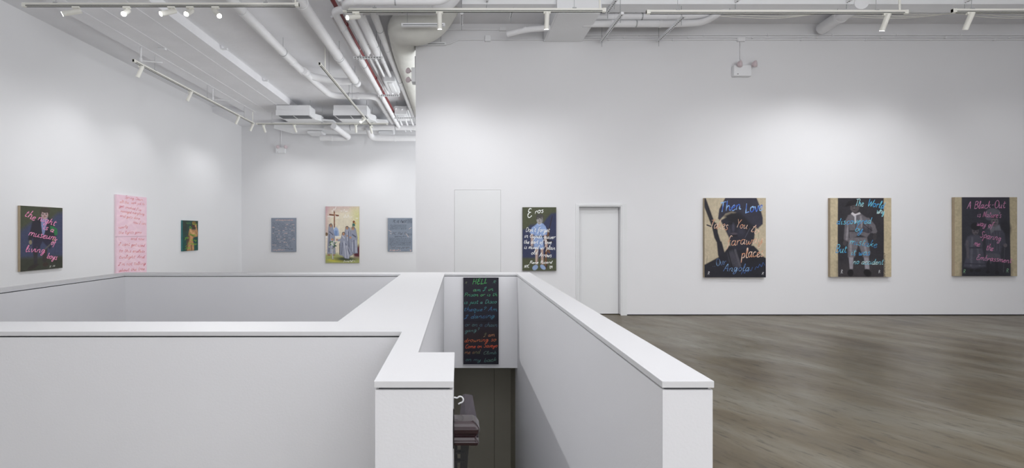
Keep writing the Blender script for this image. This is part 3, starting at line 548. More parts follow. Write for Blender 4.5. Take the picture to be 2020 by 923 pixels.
for t_, a_, b_, w_ in ((("The",.4,.1,.56,.11,.046),T3,T2,.016),(("World",.6,.1,.9,.14,.046),T1,T2,.018),(("why",.76,.195,.9,.2,.04),T2,T3,.016),(("discovered",.1,.335,.7,.32,.04),T1,T2,.017),(("by",.4,.42,.55,.44,.046),T1,T2,.015),
    (("mistake",.31,.585,.79,.63,.046),(44,116,172),T2,.016),(("But",.08,.69,.29,.69,.05),T2,T1,.018),(("it was",.34,.725,.67,.725,.042),T2,T1,.016),(("no accident",.37,.835,.89,.845,.036),T3,T2,.014),(("R.",.17,.96,.23,.955,.024),(220,222,224),None,.009),(("R",.79,.955,.83,.95,.02),(220,222,224),None,.009)):
    c.text(*t_, a_, b_, w_)
c.finish('scribbled_writing')

# 11 two children
c = frontal('painting', 1883,389,2006,544.5, YR, .055, BEIGE, 'large dark painting of two children with pink writing, rightmost of the three big ones')
p = Pic(220,280,(176,164,136)); p.poly([(.11,-.1),(.875,-.1),(.89,.6),(.9,1.1),(.115,1.1)],(44,44,54),.006)
p.ell(.8,.4,.1,.1,(34,34,42),.6).poly([(.12,.86),(.88,.84),(.88,1.1),(.12,1.1)],(38,38,46),.06)
a_, b_, c_ = (70,70,82), (88,88,100), (52,52,64)
p.poly([(.16,.6),(.2,.5),(.27,.48),(.38,.48),(.45,.55),(.44,.64),(.5,.88),(.3,.9),(.14,.88),(.2,.7)],a_,.012).line([(.28,.52),(.26,.86)],.02,b_,.6).line([(.36,.6),(.4,.86)],.02,b_,.5).line([(.24,.64),(.42,.64)],.01,c_).line([(.2,.56),(.21,.76)],.02,(84,80,88)).line([(.15,.84),(.49,.85)],.008,c_)
p.ell(.33,.42,.055,.06,(86,80,86)).ell(.33,.37,.075,.05,(26,26,32)).ell(.31,.43,.012,.006,(34,30,36)).ell(.36,.43,.012,.006,(34,30,36)).ell(.34,.465,.018,.005,(40,34,40)).ell(.27,.93,.03,.02,(26,26,30)).ell(.37,.93,.05,.02,(26,26,30))
p.poly([(.5,.7),(.72,.7),(.74,.8),(.66,.82),(.62,.76),(.58,.84),(.5,.82)],(78,78,88),.012).line([(.54,.82),(.53,.93)],.025,(34,34,42)).line([(.67,.82),(.67,.93)],.025,(34,34,42)).ell(.53,.95,.03,.02,(24,24,30)).ell(.68,.96,.035,.025,(24,24,30))
p.poly([(.48,.42),(.56,.37),(.72,.37),(.8,.46),(.82,.6),(.76,.62),(.74,.72),(.5,.7),(.5,.5)],(62,62,74),.01)
for k in range(5): p.line([(.54+k*.045,.44),(.54+k*.045,.68)],.005,(80,80,94),.7)
p.poly([(.52,.4),(.56,.35),(.72,.35),(.74,.42),(.64,.42),(.58,.46),(.56,.4)],(104,104,114),.01).ell(.64,.31,.06,.065,(92,86,92)).ell(.61,.2,.12,.06,(84,84,94)).ell(.55,.25,.06,.045,(76,76,88)).ell(.64,.25,.08,.022,(44,42,50)).ell(.62,.3,.012,.006,(34,30,36)).ell(.67,.3,.012,.006,(34,30,36)).ell(.65,.335,.018,.005,(44,36,42))
p.ell(.81,.61,.03,.025,(92,86,92)).line([(.8,.64),(.78,.95)],.006,(64,64,72)).grain(.12,5)
c.front(p); Q1, Q2 = (206,122,166), (176,128,160)
for t_, w_ in ((("A Black-Out",.19,.145,.83,.135,.045),.017),(("is Nature's",.36,.25,.76,.26,.036),.013),(("way of",.35,.36,.63,.385,.036),.013),(("Sparing",.4,.51,.76,.555,.042),.015),(("me",.3,.61,.41,.63,.036),.014),(("the",.5,.67,.63,.68,.04),.015),(("Embrassment",.34,.79,.93,.835,.034),.015)): c.text(*t_, Q1, Q2, w_)
c.text("R",.13,.965,.18,.965,.024,(150,200,160),wd=.008); c.text("R",.82,.955,.87,.955,.024,(150,200,160),wd=.008); c.finish('scribbled_writing')

# ------------------------------------------------------------------ track lighting
HT = 3.45; ZT = EYE + HT
def track(a, b, label, rods=2, group='ceiling light tracks', feed=None):
    a, b = Vector(a), Vector(b); L = (b-a).length; ang = math.atan2(b.y-a.y, b.x-a.x)
    r = tag(empty('light_track', a, ang), label, 'light track', group)
    MB().box((0,-.02,0),(L,.02,.055)).build('rail', CREAM, r, .002)
    MB().box((.06,-.009,-.003),(L-.06,.009,.004)).box((.06,-.0235,.008),(L-.06,-.0185,.018)).build('slot', BLACK, r)
    for i in range(rods):
        x = L*(.12+.76*i/(max(rods-1,1)))
        MB().tube([(x,0,.05),(x,0,ZC-a.z)],.004,8).box((x-.03,-.024,.05),(x+.03,.024,.066)).build('suspension_rod', STEEL, r)
    for x in (0,L-.05): MB().box((x,-.023,-.003),(x+.05,.023,.058)).build('end_cap', CREAM, r, .002)
    if feed is not None: MB().tube([(feed,0,.05),(feed,0,ZC-a.z)],.014,10).build('power_feed', CREAM, r)
    return r
def tp(px, h=HT, py=None): return PH(px, py, h)
T1a, T1b = PH(45,5,HT), PH(590,17,HT); T1a.y = T1b.y = 6.98; T1a.x = (45-VX)/F*6.98; T1b.x = (590-VX)/F*6.98
def tr(x0, x1, d, label, **k): return track(((x0-VX)/F*d, d, ZT), ((x1-VX)/F*d, d, ZT), label, **k)
tr(45,590,7.03,'white light track at the top left carrying five bright spotlights', feed=4.2)
tr(677,1195,7.20,'white light track in the middle in front of the large duct', feed=4.05)
tr(1275,1790,7.26,'white light track above the soldier and ball paintings', feed=4.03)
tr(1878,2200,7.22,'white light track at the top right corner')
track((-6.65,9.32,ZT),(-6.65,14.8,ZT),'long white light track running along the left wall', rods=3, feed=5.4)
track((-6.6,14.85,ZT),(-2.3,14.85,ZT),'white light track running along the far wall', rods=3)
track((-2.9,9.5,ZT),(-2.9,15.3,ZT),'white light track receding below the air conditioners', rods=3, feed=.4)
LS = []
def spot(loc, aim, label, lit=True, power=0, size=70, group='track spotlights', L=.25, R=.037, blend=.9):
    loc = Vector(loc); d = (Vector(aim)-loc).normalized()
    r = tag(empty('track_spotlight', loc), label, 'spotlight', group)
    MB().box((-.055,-.018,-.03),(.055,.018,0)).build('adapter', CREAM, r, .003)
    piv = Vector((0,0,-.075)) 
    MB().tube([(0,0,-.03),piv],.012,10).build('stem', CREAM, r)
    s = piv - d*.07; e_ = s + d*L
    MB().tube([s, e_],[R,R],24).build('lamp_body', CREAM, r, .003)
    MB().tube([e_-d*.004, e_+d*.0015],[R*.86,R*.86],24).build('lens', GLOW if lit else DIM, r)
    if power:
        l = bpy.data.lights.new('spot_beam','SPOT'); l.energy = power; l.spot_size = math.radians(size); l.spot_blend = blend; l.shadow_soft_size = .04; l.color = (.985,.99,1)
        o = bpy.data.objects.new('spot_beam', l); COL.objects.link(o); o.location = loc + e_ + d*.03; o.rotation_euler = d.to_track_quat('-Z','Y').to_euler(); LS.append(o)
    return r
def sp(px, d, *a, **k): return spot(((px-VX)/F*d, d, ZT), *a, **k)
PW = 260
sp(150,7.03,(-8,5.7,3.9),'track spotlight furthest left, aimed at the left wall', power=60, size=110)
sp(250,7.03,(-3.7,3.4,2.4),'bright spotlight second from the left end of the left track')
sp(338,7.03,(-5.9,4.6,3.3),'bright spotlight tilted left, third on the left track')
sp(375,7.03,(-3.5,3.4,2.4),'bright spotlight fourth on the left track, close to the third')
sp(425,7.03,(.8,3.2,.5),'bright spotlight furthest right on the left track', power=500, size=78)
sp(702,7.20,(-2.6,6.0,4.4),'bright spotlight lying sideways at the left end of the middle track')
sp(867,7.20,(-.29,8.89,.3),'white cylinder spotlight hanging straight down on the middle track', power=75, size=105)
sp(1079,7.20,(1.45,8.89,.6),'white cylinder spotlight hanging beside the large flat duct', power=30, size=95)
sp(1749,7.26,(6.6,8.89,1.3),'white cylinder spotlight tilted left near the right end of its track', power=70, size=100)
sp(1914,7.22,(8.0,8.89,1.3),'unlit-looking white spotlight on the track at the top right', lit=False, power=35, size=90)
for y, lab in ((9.55,'white spotlight at the near end of the left wall track'),(11.3,'white spotlight second along the left wall track'),(13.75,'white spotlight third along the left wall track'),(14.7,'white spotlight at the far end of the left wall track')):
    spot((-6.65,y,ZT),(-8,y-.3,1.6),lab, lit=False, power=28, size=100)
spot((-6.35,14.85,ZT),(-6.1,16.8,2.3),'white spotlight at the left end of the far wall track', power=45, size=95)
spot((-5.35,14.85,ZT),(-4.8,16.8,2.0),'white spotlight second on the far wall track below the first air conditioner', lit=False, power=45, size=95)
spot((-3.35,14.85,ZT),(-3.6,16.8,1.6),'white spotlight third on the far wall track', lit=False, power=45, size=95)
spot((-2.9,13.9,ZT),(-3.4,12.6,4.2),'small bright spotlight below the second air conditioner')
spot((-2.9,15.0,ZT),(-2.35,16.8,2.2),'bright spotlight at the far end of the receding track', power=45, size=95)

# ------------------------------------------------------------------ pipes and ducts
def pipe(name, pts, r, m, label, cat='pipe', bend=.15, rings=(), hang=(), rod=.005, group='white ceiling pipes', seg=18, ringr=1.1):
    pp = fillet(pts, bend) if len(pts) > 2 else [Vector(p) for p in pts]
    root = tag(empty(name, pp[0]), label, cat, group)
    part(MB().tube(pp, r, seg), 'pipe_run', m, root)
    a, b = Vector(pts[0]), Vector(pts[-1])
    for (i, t) in rings:
        q0, q1 = Vector(pts[i]), Vector(pts[i+1]); q = q0.lerp(q1,t); d = (q1-q0).normalized()
        part(MB().tube([q-d*.025, q+d*.025], r*ringr, seg), 'coupling', m, root)
    for (i, t) in hang:
        q0, q1 = Vector(pts[i]), Vector(pts[i+1]); q = q0.lerp(q1,t); d = (q1-q0).normalized()
        mb = MB().tube([q-d*.012, q+d*.012], r*1.06, seg); mb.tube([(q.x,q.y,q.z+r),(q.x,q.y,ZC)], rod, 6)
        part(mb, 'hanger', STEEL, root)
    return root
def yrun(px, py, h, y0, y1):        # a run parallel to the room's depth through a seen point
    q = PH(px,py,h); return Vector((q.x,y0,q.z)), Vector((q.x,y1,q.z))
a, b = yrun(569,114,3.72,4.5,9.9); c1 = PH(601,140,3.72)
pipe('pipe',[a,(a.x,c1.y+.3,a.z),(a.x+.62,c1.y+.75,a.z),(a.x+1.0,c1.y+.75,a.z),(a.x+1.0,c1.y+.75,ZC)],.085,PIPE,'fat white pipe left of the others, bending into an upright stub',rings=[(0,.5),(0,.86)],hang=[(0,.78)],bend=.3)
a = PH(621,162,3.7); b = PH(640,187,3.7); c1 = PH(741,187,3.7); d1_ = PH(780,241,3.7)
pipe('pipe',[a+Vector((0,-.8,0)),a,b+Vector((.15,.1,0)),(c1.x,b.y+.1,c1.z),(d1_.x-.1,d1_.y,d1_.z)],.085,PIPE,'fat white pipe crossing sideways in front of the air conditioners',rings=[(0,.2),(2,.6),(3,.5)],hang=[(2,.4)],bend=.35)
a = PH(673,119,3.68)
pipe('pipe',[(a.x,4.4,a.z),(a.x,a.y,a.z),(a.x,11.4,a.z)],.1,PIPE,'thickest straight white pipe with a capped far end',rings=[(0,.55),(0,.96),(1,.9)],hang=[(0,.97),(1,.85)])
a = PH(683,65,3.6); e2 = PH(775,235,3.6)
pipe('pipe',[(a.x+1.6,7.45,a.z+.05),(a.x,7.45,a.z),(a.x,15.6,a.z-.05)],.06,PIPE,'white pipe elbowing right beside the red sprinkler pipe',rings=[(1,.08),(1,.5),(1,.8)],hang=[(1,.3)],bend=.16)
a = PH(700,110,3.75)
pipe('pipe',[(a.x,8.0,a.z),(a.x,14.0,a.z)],.022,PIPE,'thin white pipe just left of the red one',hang=[(0,.3),(0,.7)])
a = PH(704,88,3.72)
pipe('sprinkler_pipe',[(a.x,4.5,a.z),(a.x,15.2,a.z)],.035,REDP,'dark red sprinkler pipe running along the ceiling',group='red pipes',rings=[(0,.35),(0,.62)],hang=[(0,.45),(0,.75)],ringr=1.35)
for (px,py,h,r,lab,x1,yb,ye) in ((722,100,3.8,.035,'white pipe just right of the red one',.0,7.5,12.6),(733,100,3.72,.03,'thin white pipe third from the red one',1.3,7.62,12.4),(747,100,3.72,.042,'white pipe joining the junction box from the front',1.25,7.78,12.4)):
    a = PH(px,py,h); pts = [(a.x,yb,a.z),(a.x,ye,a.z)]
    if x1: pts = [(a.x+x1,yb,a.z),(a.x,yb,a.z),(a.x,ye,a.z)]
    pipe('pipe',pts,r,PIPE,lab,rings=[(len(pts)-2,.5)],hang=[(len(pts)-2,.3)],bend=.1)
a = PH(761,88,3.72)
pipe('pipe',[(a.x,7.3,a.z),(a.x,9.6,a.z),(a.x,15.3,a.z)],0.065,PIPE,'white pipe furthest right, next to the wrapped duct',rings=[(0,.1),(0,.9),(1,.35),(1,.7)],hang=[(0,.5),(1,.3)])
# far cross pipes
q = PH(690,251,3.55)
pipe('pipe',[(-4.6,q.y,q.z),(XE-.05+.7,q.y,q.z)],.1,PIPE,'large white pipe crossing level above the far wall track',rings=[(0,.3),(0,.7)],hang=[(0,.2),(0,.55)])
qa = PD(632,272,15.9); qb = PD(690,272,15.9); qc = PH(680,258,3.5)
pipe('pipe',[qa,qb,(qb.x-.25,14.75,qb.z+.15)],.1,PIPE,'short white pipe bending back at the far wall',bend=.22,rings=[(0,.4)])
qa = PD(732,272,15.9)
pipe('pipe',[(qa.x,15.5,qa.z+.25),(qa.x,15.9,qa.z),(XE+.6,15.9,qa.z)],.11,PIPE,'lowest white pipe running right along the far wall',bend=.2,rings=[(1,.3)])
for k in range(6):
    x = -1.95+k*.19
    pipe('pipe',[(x,14.0,5.42-.02*k),(x,15.4,5.28),(x+.05,16.3,5.2)],.032,PIPE,'short white branch pipe in the row at the far corner',bend=.12,group='branch pipes')
# upper near pipes
for (y,d,x0,x1,r,lab) in ((3,7.0,675,885,.055,'upper white pipe at the top edge'),(14,7.6,702,885,.085,'second white pipe from the top edge')):
    a = PD(x0,y,d); b = PD(x1,y,d)
    pipe('pipe',[(a.x,a.y+2.0,a.z),a,(b.x,b.y,b.z),(b.x+.22,b.y,ZC)],r,PIPE,lab,bend=.22,rings=[(1,.1),(1,.85)],hang=[(1,.5)])
# insulated round duct
root = tag(empty('round_duct',(-1.0,8.0,5.2)),'big wrapped white duct curving up beside the wall corner','duct')
pts = fillet([(-1.13,15.6,5.36),(-1.12,9.6,5.36),(-1.06,8.42,5.40),(-.55,8.35,5.44),(-.15,8.35,6.1)],.5,12)
part(MB().tube(pts,[.26]*14+[.26+.09*min(1,i/12) for i in range(len(pts)-14)],28),'duct_run',WRAP,root)
# horizontals at the right
for (y,x0,x1,r,lab) in ((33,1150,1360,.062,'upper of two white pipes between duct and strut'),(47,1150,1340,.058,'lower of two white pipes between duct and strut')):
    d = 8.2; a = PD(x0,y,d); b = PD(x1,y,d); c1 = PD(x1+55 if y > 40 else x1+80, 44 if y > 40 else 20, d); c2 = Vector((c1.x+.35,c1.y-.5,ZC))
    pipe('pipe',[a,b,c1,c2],r,PIPE,lab,bend=.2,rings=[(0,.3),(0,.8)],hang=[(0,.55)])
a = PD(1000,68,8.4); b = PD(1040,58,8.3); c1 = PD(1085,55,8.2)
pipe('flexible_duct',[a,b,c1],0.05,PIPE,'white flexible pipe curving into the side of the flat duct','pipe',rings=[(0,.9)],bend=.2,group='flexible ducts')
a = PD(1622,56,8.75); b = PD(1700,5,7.7)
pipe('pipe',[a,b],.11,PIPE,'fat white pipe slanting upwards near the right end',rings=[(0,.5)])
# long tray pipe at the top and conduits on the wall
a = PD(905,2,7.9)
root = tag(empty('cable_tray',(0,7.9,a.z)),'long white cable tray along the top edge of the view','cable tray')
part(MB().box((.05,7.75,PD(0,8,7.75).z),(XR,8.05,PD(0,8,7.75).z+.06)).box((.05,7.73,PD(0,8,7.75).z-.01),(XR,7.76,PD(0,8,7.75).z+.1)),'tray_channel',METAL,root)
for x in (1.2,4.1,7.0,9.9): part(MB().tube([(x,7.9,a.z),(x,7.9,ZC)],.006,6),'tray_rod',STEEL,root)
for k, (dz, dy, lab) in enumerate(((0,.02,'lowest thin white conduit along the top of the frontal wall'),(.045,.02,'middle thin white conduit along the top of the frontal wall'),(.09,.02,'upper thin white conduit along the top of the frontal wall'))):
    z = PD(0,79,YR).z+dz; root = tag(empty('conduit',(2.4,YR-dy,z)),lab,'conduit','wall conduits')
    x0 = PD(1150,0,YR).x if k else PD(905,0,YR).x
    pts = [(x0,YR-dy,z),(XR,YR-dy,z)] if k else [(PD(880,0,YR).x,YR-dy,PD(0,88,YR).z),(PD(888,0,YR).x,YR-dy,PD(0,87,YR).z),(PD(905,0,YR).x,YR-dy,z),(XR,YR-dy,z)]
    part(MB().tube(pts,.012,10),'conduit_run',PIPE,root)
    for j in range(8):
        x = 2.9+j*1.25+k*.3; part(MB().box((x,YR-.036,z-.018),(x+.02,YR,z+.018)),'clip',PIPE,root)
z = PD(0,59,YR).z
root = tag(empty('conduit',(0,YR-.02,z)),'short thin white conduit behind the wrapped duct','conduit','wall conduits')
part(MB().tube([(PD(880,0,YR).x,YR-.02,z),(PD(985,0,YR).x,YR-.02,z)],.014,10),'conduit_run',PIPE,root)
part(MB().box((PD(985,0,YR).x,YR-.05,z-.03),(PD(998,0,YR).x,YR,z+.03)),'conduit_box',PIPE,root,.004)
q = PD(962,77,YR); tag(MB().box((q.x-.055,YR-.06,q.z-.06),(q.x+.055,YR,q.z+.05)).build('junction_box',METAL,None,.004),'small square white junction box on the conduit','junction box')
# linear fixtures at the corner
def bar(px0, px1, y, d, label):
    a, b = PD(px0,y,d), PD(px1,y,d); r = tag(empty('strip_light',a),label,'strip light','strip lights by the corner')
    part(MB().box((a.x,d-.04,a.z-.025),(b.x,d+.02,a.z+.025)),'housing',METAL,r,.003); part(MB().box((a.x+.03,d-.043,a.z-.012),(b.x-.03,d-.039,a.z-.004)),'slot',DARKM,r)
    for x in (a.x+.1,b.x-.1): part(MB().tube([(x,d,a.z+.02),(x,d,ZC)],.004,6),'hanging_rod',STEEL,r)
bar(821,880,87,YR-.03,'narrow white strip mounted at the top corner of the frontal wall'); bar(792,878,50,7.75,'narrow white strip hanging below the wrapped duct')
# flat rectangular duct
zb = EYE+3.68; root = tag(empty('flat_duct',(2.03,8.2,zb)),'wide flat white duct reaching the frontal wall','duct')
part(MB().box((1.65,7.66,zb),(2.4,YR-.005,ZC-.02)),'duct_body',METAL,root,.004)
part(MB().box((1.63,7.64,zb),(2.42,7.67,zb+.05)).box((1.68,7.7,zb-.008),(2.37,YR-.04,zb)),'seam_flange',METAL,root,.002)
# perforated strut channels running back to the wall
def strut(a, b, w, label, group='perforated struts', rods=True):
    a, b = Vector(a), Vector(b); L = (b-a).length; ang = math.atan2(b.y-a.y,b.x-a.x)
    r = tag(empty('strut_channel',a,ang),label,'strut channel',group)
    mb = MB().box((0,-w/2,0),(L,w/2,.04)); n = int(L/.055)
    MBs = MB()
    for k in range(n):
        x = .03+k*(L-.04)/n; MBs.box((x,-w*.14,-.0025),(x+.028,w*.14,.004)); MBs.box((x,-w/2-.0025,.012),(x+.028,-w/2+.004,.026))
    mb.build('channel',METAL,r,.001); MBs.build('slots',BLACK,r)
    if rods:
        for x in (.1,L-.05): MB().tube([(x,0,-.1),(x,0,ZC-a.z)],.005,6).build('threaded_rod',STEEL,r)
    return r
for (pa, pb, h, lab) in (((1228,28),(1194,84),3.62,'perforated white strut right of the flat duct'),((1350,33),(1304,83),3.62,'perforated white strut crossing below the right pipes'),((911,28),(911,51),3.62,'short perforated white strut next to the wrapped duct'),
        ((1014,8),(1009,37),3.86,'short perforated white strut left of the flat duct'),((1216,0),(1192,28),3.8,'perforated white strut above the right end of the middle track'),((961,0),(960,15),3.86,'short perforated strut at the top edge above the middle track'),
        ((1458,0),(1431,18),3.86,'perforated white strut above the third track'),((1680,0),(1645,19),3.86,'perforated white strut near the slanting fat pipe'),((1916,0),(1880,17),3.86,'perforated white strut above the rightmost track')):
    a = PH(*pa,h); b = PH(*pb,h); strut(a, (a.x,b.y,a.z), .05, lab)
for (x0,x1,y,h,lab) in ((697,755,116,3.5,'perforated strut carrying the pipes nearest the viewer'),(746,788,190,3.5,'perforated strut under the junction box'),(777,822,234,3.5,'perforated strut at the far end of the pipes')):
    a = PH(x0,y,h); b = PH(x1,y,h); strut(a, b, .06, lab, 'pipe trapeze struts')
# boxes in the pipe run
for (x0,x1,y0,y1,h,lab) in ((757,782,160,184,3.6,'white terminal box hung among the pipes'),(778,802,225,238,3.6,'smaller white terminal box at the far end of the pipes')):
    a = PH(x0,y0,h); b = PH(x1,y1,h); r = tag(empty('terminal_box',a),lab,'equipment box','terminal boxes')
    part(MB().box((a.x,a.y,a.z),(b.x+.1,min(b.y,a.y+1.1),a.z+.25)),'casing',METAL,r,.01); part(MB().box((a.x+.08,a.y+.1,a.z-.02),(b.x+.02,a.y+.8,a.z)),'access_panel',METAL,r,.005)
    for dx in (.05,.3): part(MB().tube([(a.x+dx,a.y+.1,a.z+.2),(a.x+dx,a.y+.1,ZC)],.005,6),'hanging_rod',STEEL,r)
# cables sagging
root = tag(empty('cable_bundle',(3,7.9,5.5)),'loose bundle of thin white cables sagging along the ceiling','cable'); 
for k in range(5):
    pts = []; ph = random.uniform(0,.5)
    for i in range(90):
        x = 2.5+i*.105; s_ = abs(math.sin((x-2.5+ph)*math.pi/2.3)); pts.append((x, 8.12+.03*k+.01*math.sin(x*5+k), 5.60-.035*s_*(1+.4*k)-.006*k))
    part(MB().tube(pts,.006,6),'cable',CREAM,root)
# air conditioners
def ac(x0, label):
    r = tag(empty('air_conditioner',(x0,14.2,5.1)),label,'air conditioner','ceiling air conditioners')
    D = 13.9; s_ = F/D; zb = EYE+(455-227)/s_; zt = EYE+3.825; w = 66/s_
    part(MB().box((x0,D,zb),(x0+w,D+.55,zt)),'casing',METAL,r,.006)
    part(MB().box((x0-.01,D-.015,zb-.01),(x0+w+.01,D,zb+.155)),'front_panel',METAL,r,.004)
    gm = MB(); n = 26
    for k in range(n): gm.box((x0+.06+k*(w-.12)/n, D+.06, zb-.018),(x0+.06+k*(w-.12)/n+.012, D+.40, zb-.008))
    gm.box((x0+.05,D+.05,zb-.01),(x0+w-.05,D+.41,zb-.004)); gm.box((x0+w/2-.012,D+.05,zb-.02),(x0+w/2+.012,D+.41,zb-.005),1)
    part(gm,'grille',[GRILLE,METAL],r)
    pr = [(x0+.02,D+.55),(x0+w,D+.55),(x0+w+.12,D+.75),(x0+w+.12,D+1.3),(x0+.02,D+1.3)]
    part(MB().prism(pr,zb+.0,zt-.12),'rear_duct',METAL,r,.006)
    part(MB().prism([(x0+w+.12,D+.9),(x0+w+.45,D+1.0),(x0+w+.45,D+1.3),(x0+w+.12,D+1.3)],zb+.05,zt-.2),'end_box',METAL,r,.006)
    for dx in (w-.05,): part(MB().tube([(x0+dx,D+.2,zt),(x0+dx,D+.2,ZC)],.007,8),'hanging_rod',STEEL,r)
ac(PD(545,0,13.9).x,'white ceiling air conditioner on the left, next to the dropped beam'); ac(PD(658,0,13.9).x,'white ceiling air conditioner on the right, next to the pipes')
a = PD(575,262,16.4); b = PD(690,262,16.4); zt = PD(0,251,16.0).z
r = tag(empty('flat_duct',a),'low white flat duct tight to the far wall','duct')
part(MB().prism([(a.x-.35,15.7),(b.x+1.6,15.7),(b.x+1.6,16.6),(a.x,16.6)],a.z,a.z+.22),'duct_body',METAL,r,.006)
part(MB().box((a.x+.7,16.0,a.z-.1),(a.x+1.2,16.5,a.z-.01)),'register',METAL,r,.004); part(MB().box((a.x+3.2,16.0,a.z-.1),(a.x+3.7,16.5,a.z-.01)),'register',METAL,r,.004)
# beam clips and small hooks along the soffit
for (px,py) in ((318,94),(440,106),(522,167)):
    q = PH(px,py,3.84); 
    tag(MB().box((q.x-.08,q.y,ZS-.035 if px < 400 else ZS+.1),(q.x+.08,q.y+.06,ZS if px < 400 else ZS+.13)).build('bracket_clip',METAL,None,.003),'small metal clip under the ceiling at '+{318:'the left beam',440:'the middle of the beam edge',522:'the far part of the beam edge'}[px],'clip','ceiling clips')
for (px,py,lab) in ((278,120,'white pipe outlet with a sideways arm above the near end of the left wall track'),(420,196,'white pipe outlet with a sideways arm near the far left corner')):
    q = PH(px,py,3.55); r = tag(empty('conduit_drop',q),lab,'conduit','conduit drops')
    part(MB().tube(fillet([(q.x,q.y,ZS-.001),(q.x,q.y,q.z),(q.x+.38,q.y+.1,q.z)],.06),.016,10),'conduit_run',PIPE,r); part(MB().tube([(q.x,q.y,q.z+.06),(q.x,q.y,q.z-.02)],.024,12),'elbow',PIPE,r)

# ------------------------------------------------------------------ emergency lights
def emlight(px, py, dw, w, label, ztop, heads=((-.13,.08),(.13,.08))):
    q = PD(px,py,dw); r = tag(empty('emergency_light',(q.x,dw,q.z)),label,'emergency light','emergency lights')
    h = w*.62
    part(MB().box((q.x-w/2,dw-.09,q.z-h/2),(q.x+w/2,dw,q.z+h/2)),'battery_box',METAL,r,.012)
    part(MB().box((q.x-w*.32,dw-.093,q.z-h*.36),(q.x-w*.26,dw-.089,q.z-h*.3)),'test_button',BLACK,r)
    for sx in (-1,1):
        x = q.x+sx*w*.42+.06; c_ = Vector((x,dw-.13,q.z+h*.52)); d = Vector((.55,-.55,.05)).normalized()
        hd = part(MB().tube([c_-d*.05,c_-d*.03,c_,c_+d*.03,c_+d*.035],[.02,.045,.062,.062,.05],20),'lamp_head',PINKH,r)
        part(MB().tube([(x-.03,dw-.06,q.z+h*.3),c_-d*.03],.012,8),'lamp_arm',PINKH,r)
    part(MB().tube([(q.x,dw-.015,q.z+h/2),(q.x,dw-.015,ztop)],.012,10),'conduit_run',PIPE,r)
    part(MB().box((q.x-.07,dw-.05,ztop-.04),(q.x+.07,dw,ztop+.03)),'conduit_box',PIPE,r,.004)
emlight(1460,142,YR,.34,'emergency light with two lamp heads high on the frontal wall',PD(0,79,YR).z)
emlight(555,297,YF,.34,'emergency light with two lamp heads high on the far wall',PD(0,252,YF).z)

ex = XE-.001
r = tag(empty('emergency_light',(ex,9.02,4.68)),'emergency light half hidden at the end face of the frontal wall','emergency light','emergency lights')
part(MB().box((ex-.085,8.91,4.56),(ex,9.12,4.84)),'battery_box',METAL,r,.01)
for zz in (4.62,4.80):
    cc = Vector((ex-.15,8.99,zz)); dv = Vector((-.6,-.75,.05)).normalized()
    part(MB().tube([cc-dv*.04,cc-dv*.02,cc+dv*.02,cc+dv*.03],[.02,.045,.058,.048],20),'lamp_head',PINKH,r)
    part(MB().tube([(ex-.06,9.03,zz),cc-dv*.03],.012,8),'lamp_arm',PINKH,r)
part(MB().tube([(ex-.02,9.02,4.84),(ex-.02,9.02,5.1)],.01,8),'conduit_run',PIPE,r)

# ------------------------------------------------------------------ in the stairwell beside the pillar
px0 = -.0215; Y0 = 1.80
root = tag(empty('moulded_ledge',(px0,Y0,.80)),'glossy dark mahogany moulded ledge on a black bracket, fixed to the white pillar','ledge')
prof = [(.800,.100),(.812,.102),(.818,.094),(.828,.090),(.838,.096),(.850,.103),(.864,.104),(.874,.098),(.882,.090),(.888,.078)]   # height, reach
vs = []; fs = []
def ring(z, rch):
    ins = .104-rch; x1 = px0+rch; y0 = Y0+ins; rr = .012; pts = [(px0,Y0+.09,z),(px0,y0,z)]
    for k in range(6): t = -math.pi/2+k/5*math.pi/2; pts.append((x1-rr+rr*math.cos(t), y0+rr+rr*math.sin(t), z))
    pts.append((x1,Y0+.09,z)); return pts
for z, rch in prof: vs += ring(z, rch)
n = 9
for i in range(len(prof)-1):
    for k in range(n): fs.append((i*n+k, i*n+(k+1)%n, (i+1)*n+(k+1)%n, (i+1)*n+k))
fs.append(tuple(range(n-1,-1,-1))); fs.append(tuple((len(prof)-1)*n+k for k in range(n)))
mb = MB(); mb.add(vs, fs); part(mb,'moulding',WOOD,root,.0008)
yA, yB = Y0+.05, Y0+.31; q0, q1 = PD(905,836,yA), PD(912,779,yB); q2, q3 = PD(944,842,yA), PD(932,779,yB); q4, q5 = PD(918,830,yA), PD(917,776.5,yB)
tv = [(q0.x,yA,q0.z),(q4.x,yA,q4.z),(q2.x,yA,q2.z),(q1.x,yB,q1.z),(q5.x,yB,q5.z),(q3.x,yB,q3.z),(q0.x,yA,.80),(q2.x,yA,.80),(q1.x,yB,.80),(q3.x,yB,.80)]
part(MB().add(tv,[(0,1,4,3),(1,2,5,4),(0,6,7,2,1),(3,4,5,9,8),(0,3,8,6),(2,7,9,5),(6,8,9,7)]),'sloping_top',WOODTOP,root,.001)
br = MB().box((px0+.004,Y0+.06,.40),(px0+.016,Y0+.08,.80)).add([(px0+.03,Y0+.06,.80),(px0+.065,Y0+.06,.80),(px0+.05,Y0+.06,.60),(px0+.03,Y0+.06,.40),(px0+.02,Y0+.06,.40),(px0+.03,Y0+.085,.80),(px0+.065,Y0+.085,.80),(px0+.05,Y0+.085,.60),(px0+.03,Y0+.085,.40),(px0+.02,Y0+.085,.40)],[(0,1,2,3,4),(9,8,7,6,5),(1,6,7,2),(2,7,8,3),(0,4,9,5),(0,5,6,1),(3,8,9,4)])
for z in (.785,.74,.705,.66,.6): br.box((px0+.004,Y0+.058,z),(px0+.045,Y0+.08,z+.008))
part(br,'bracket',BLACK,root,.001)
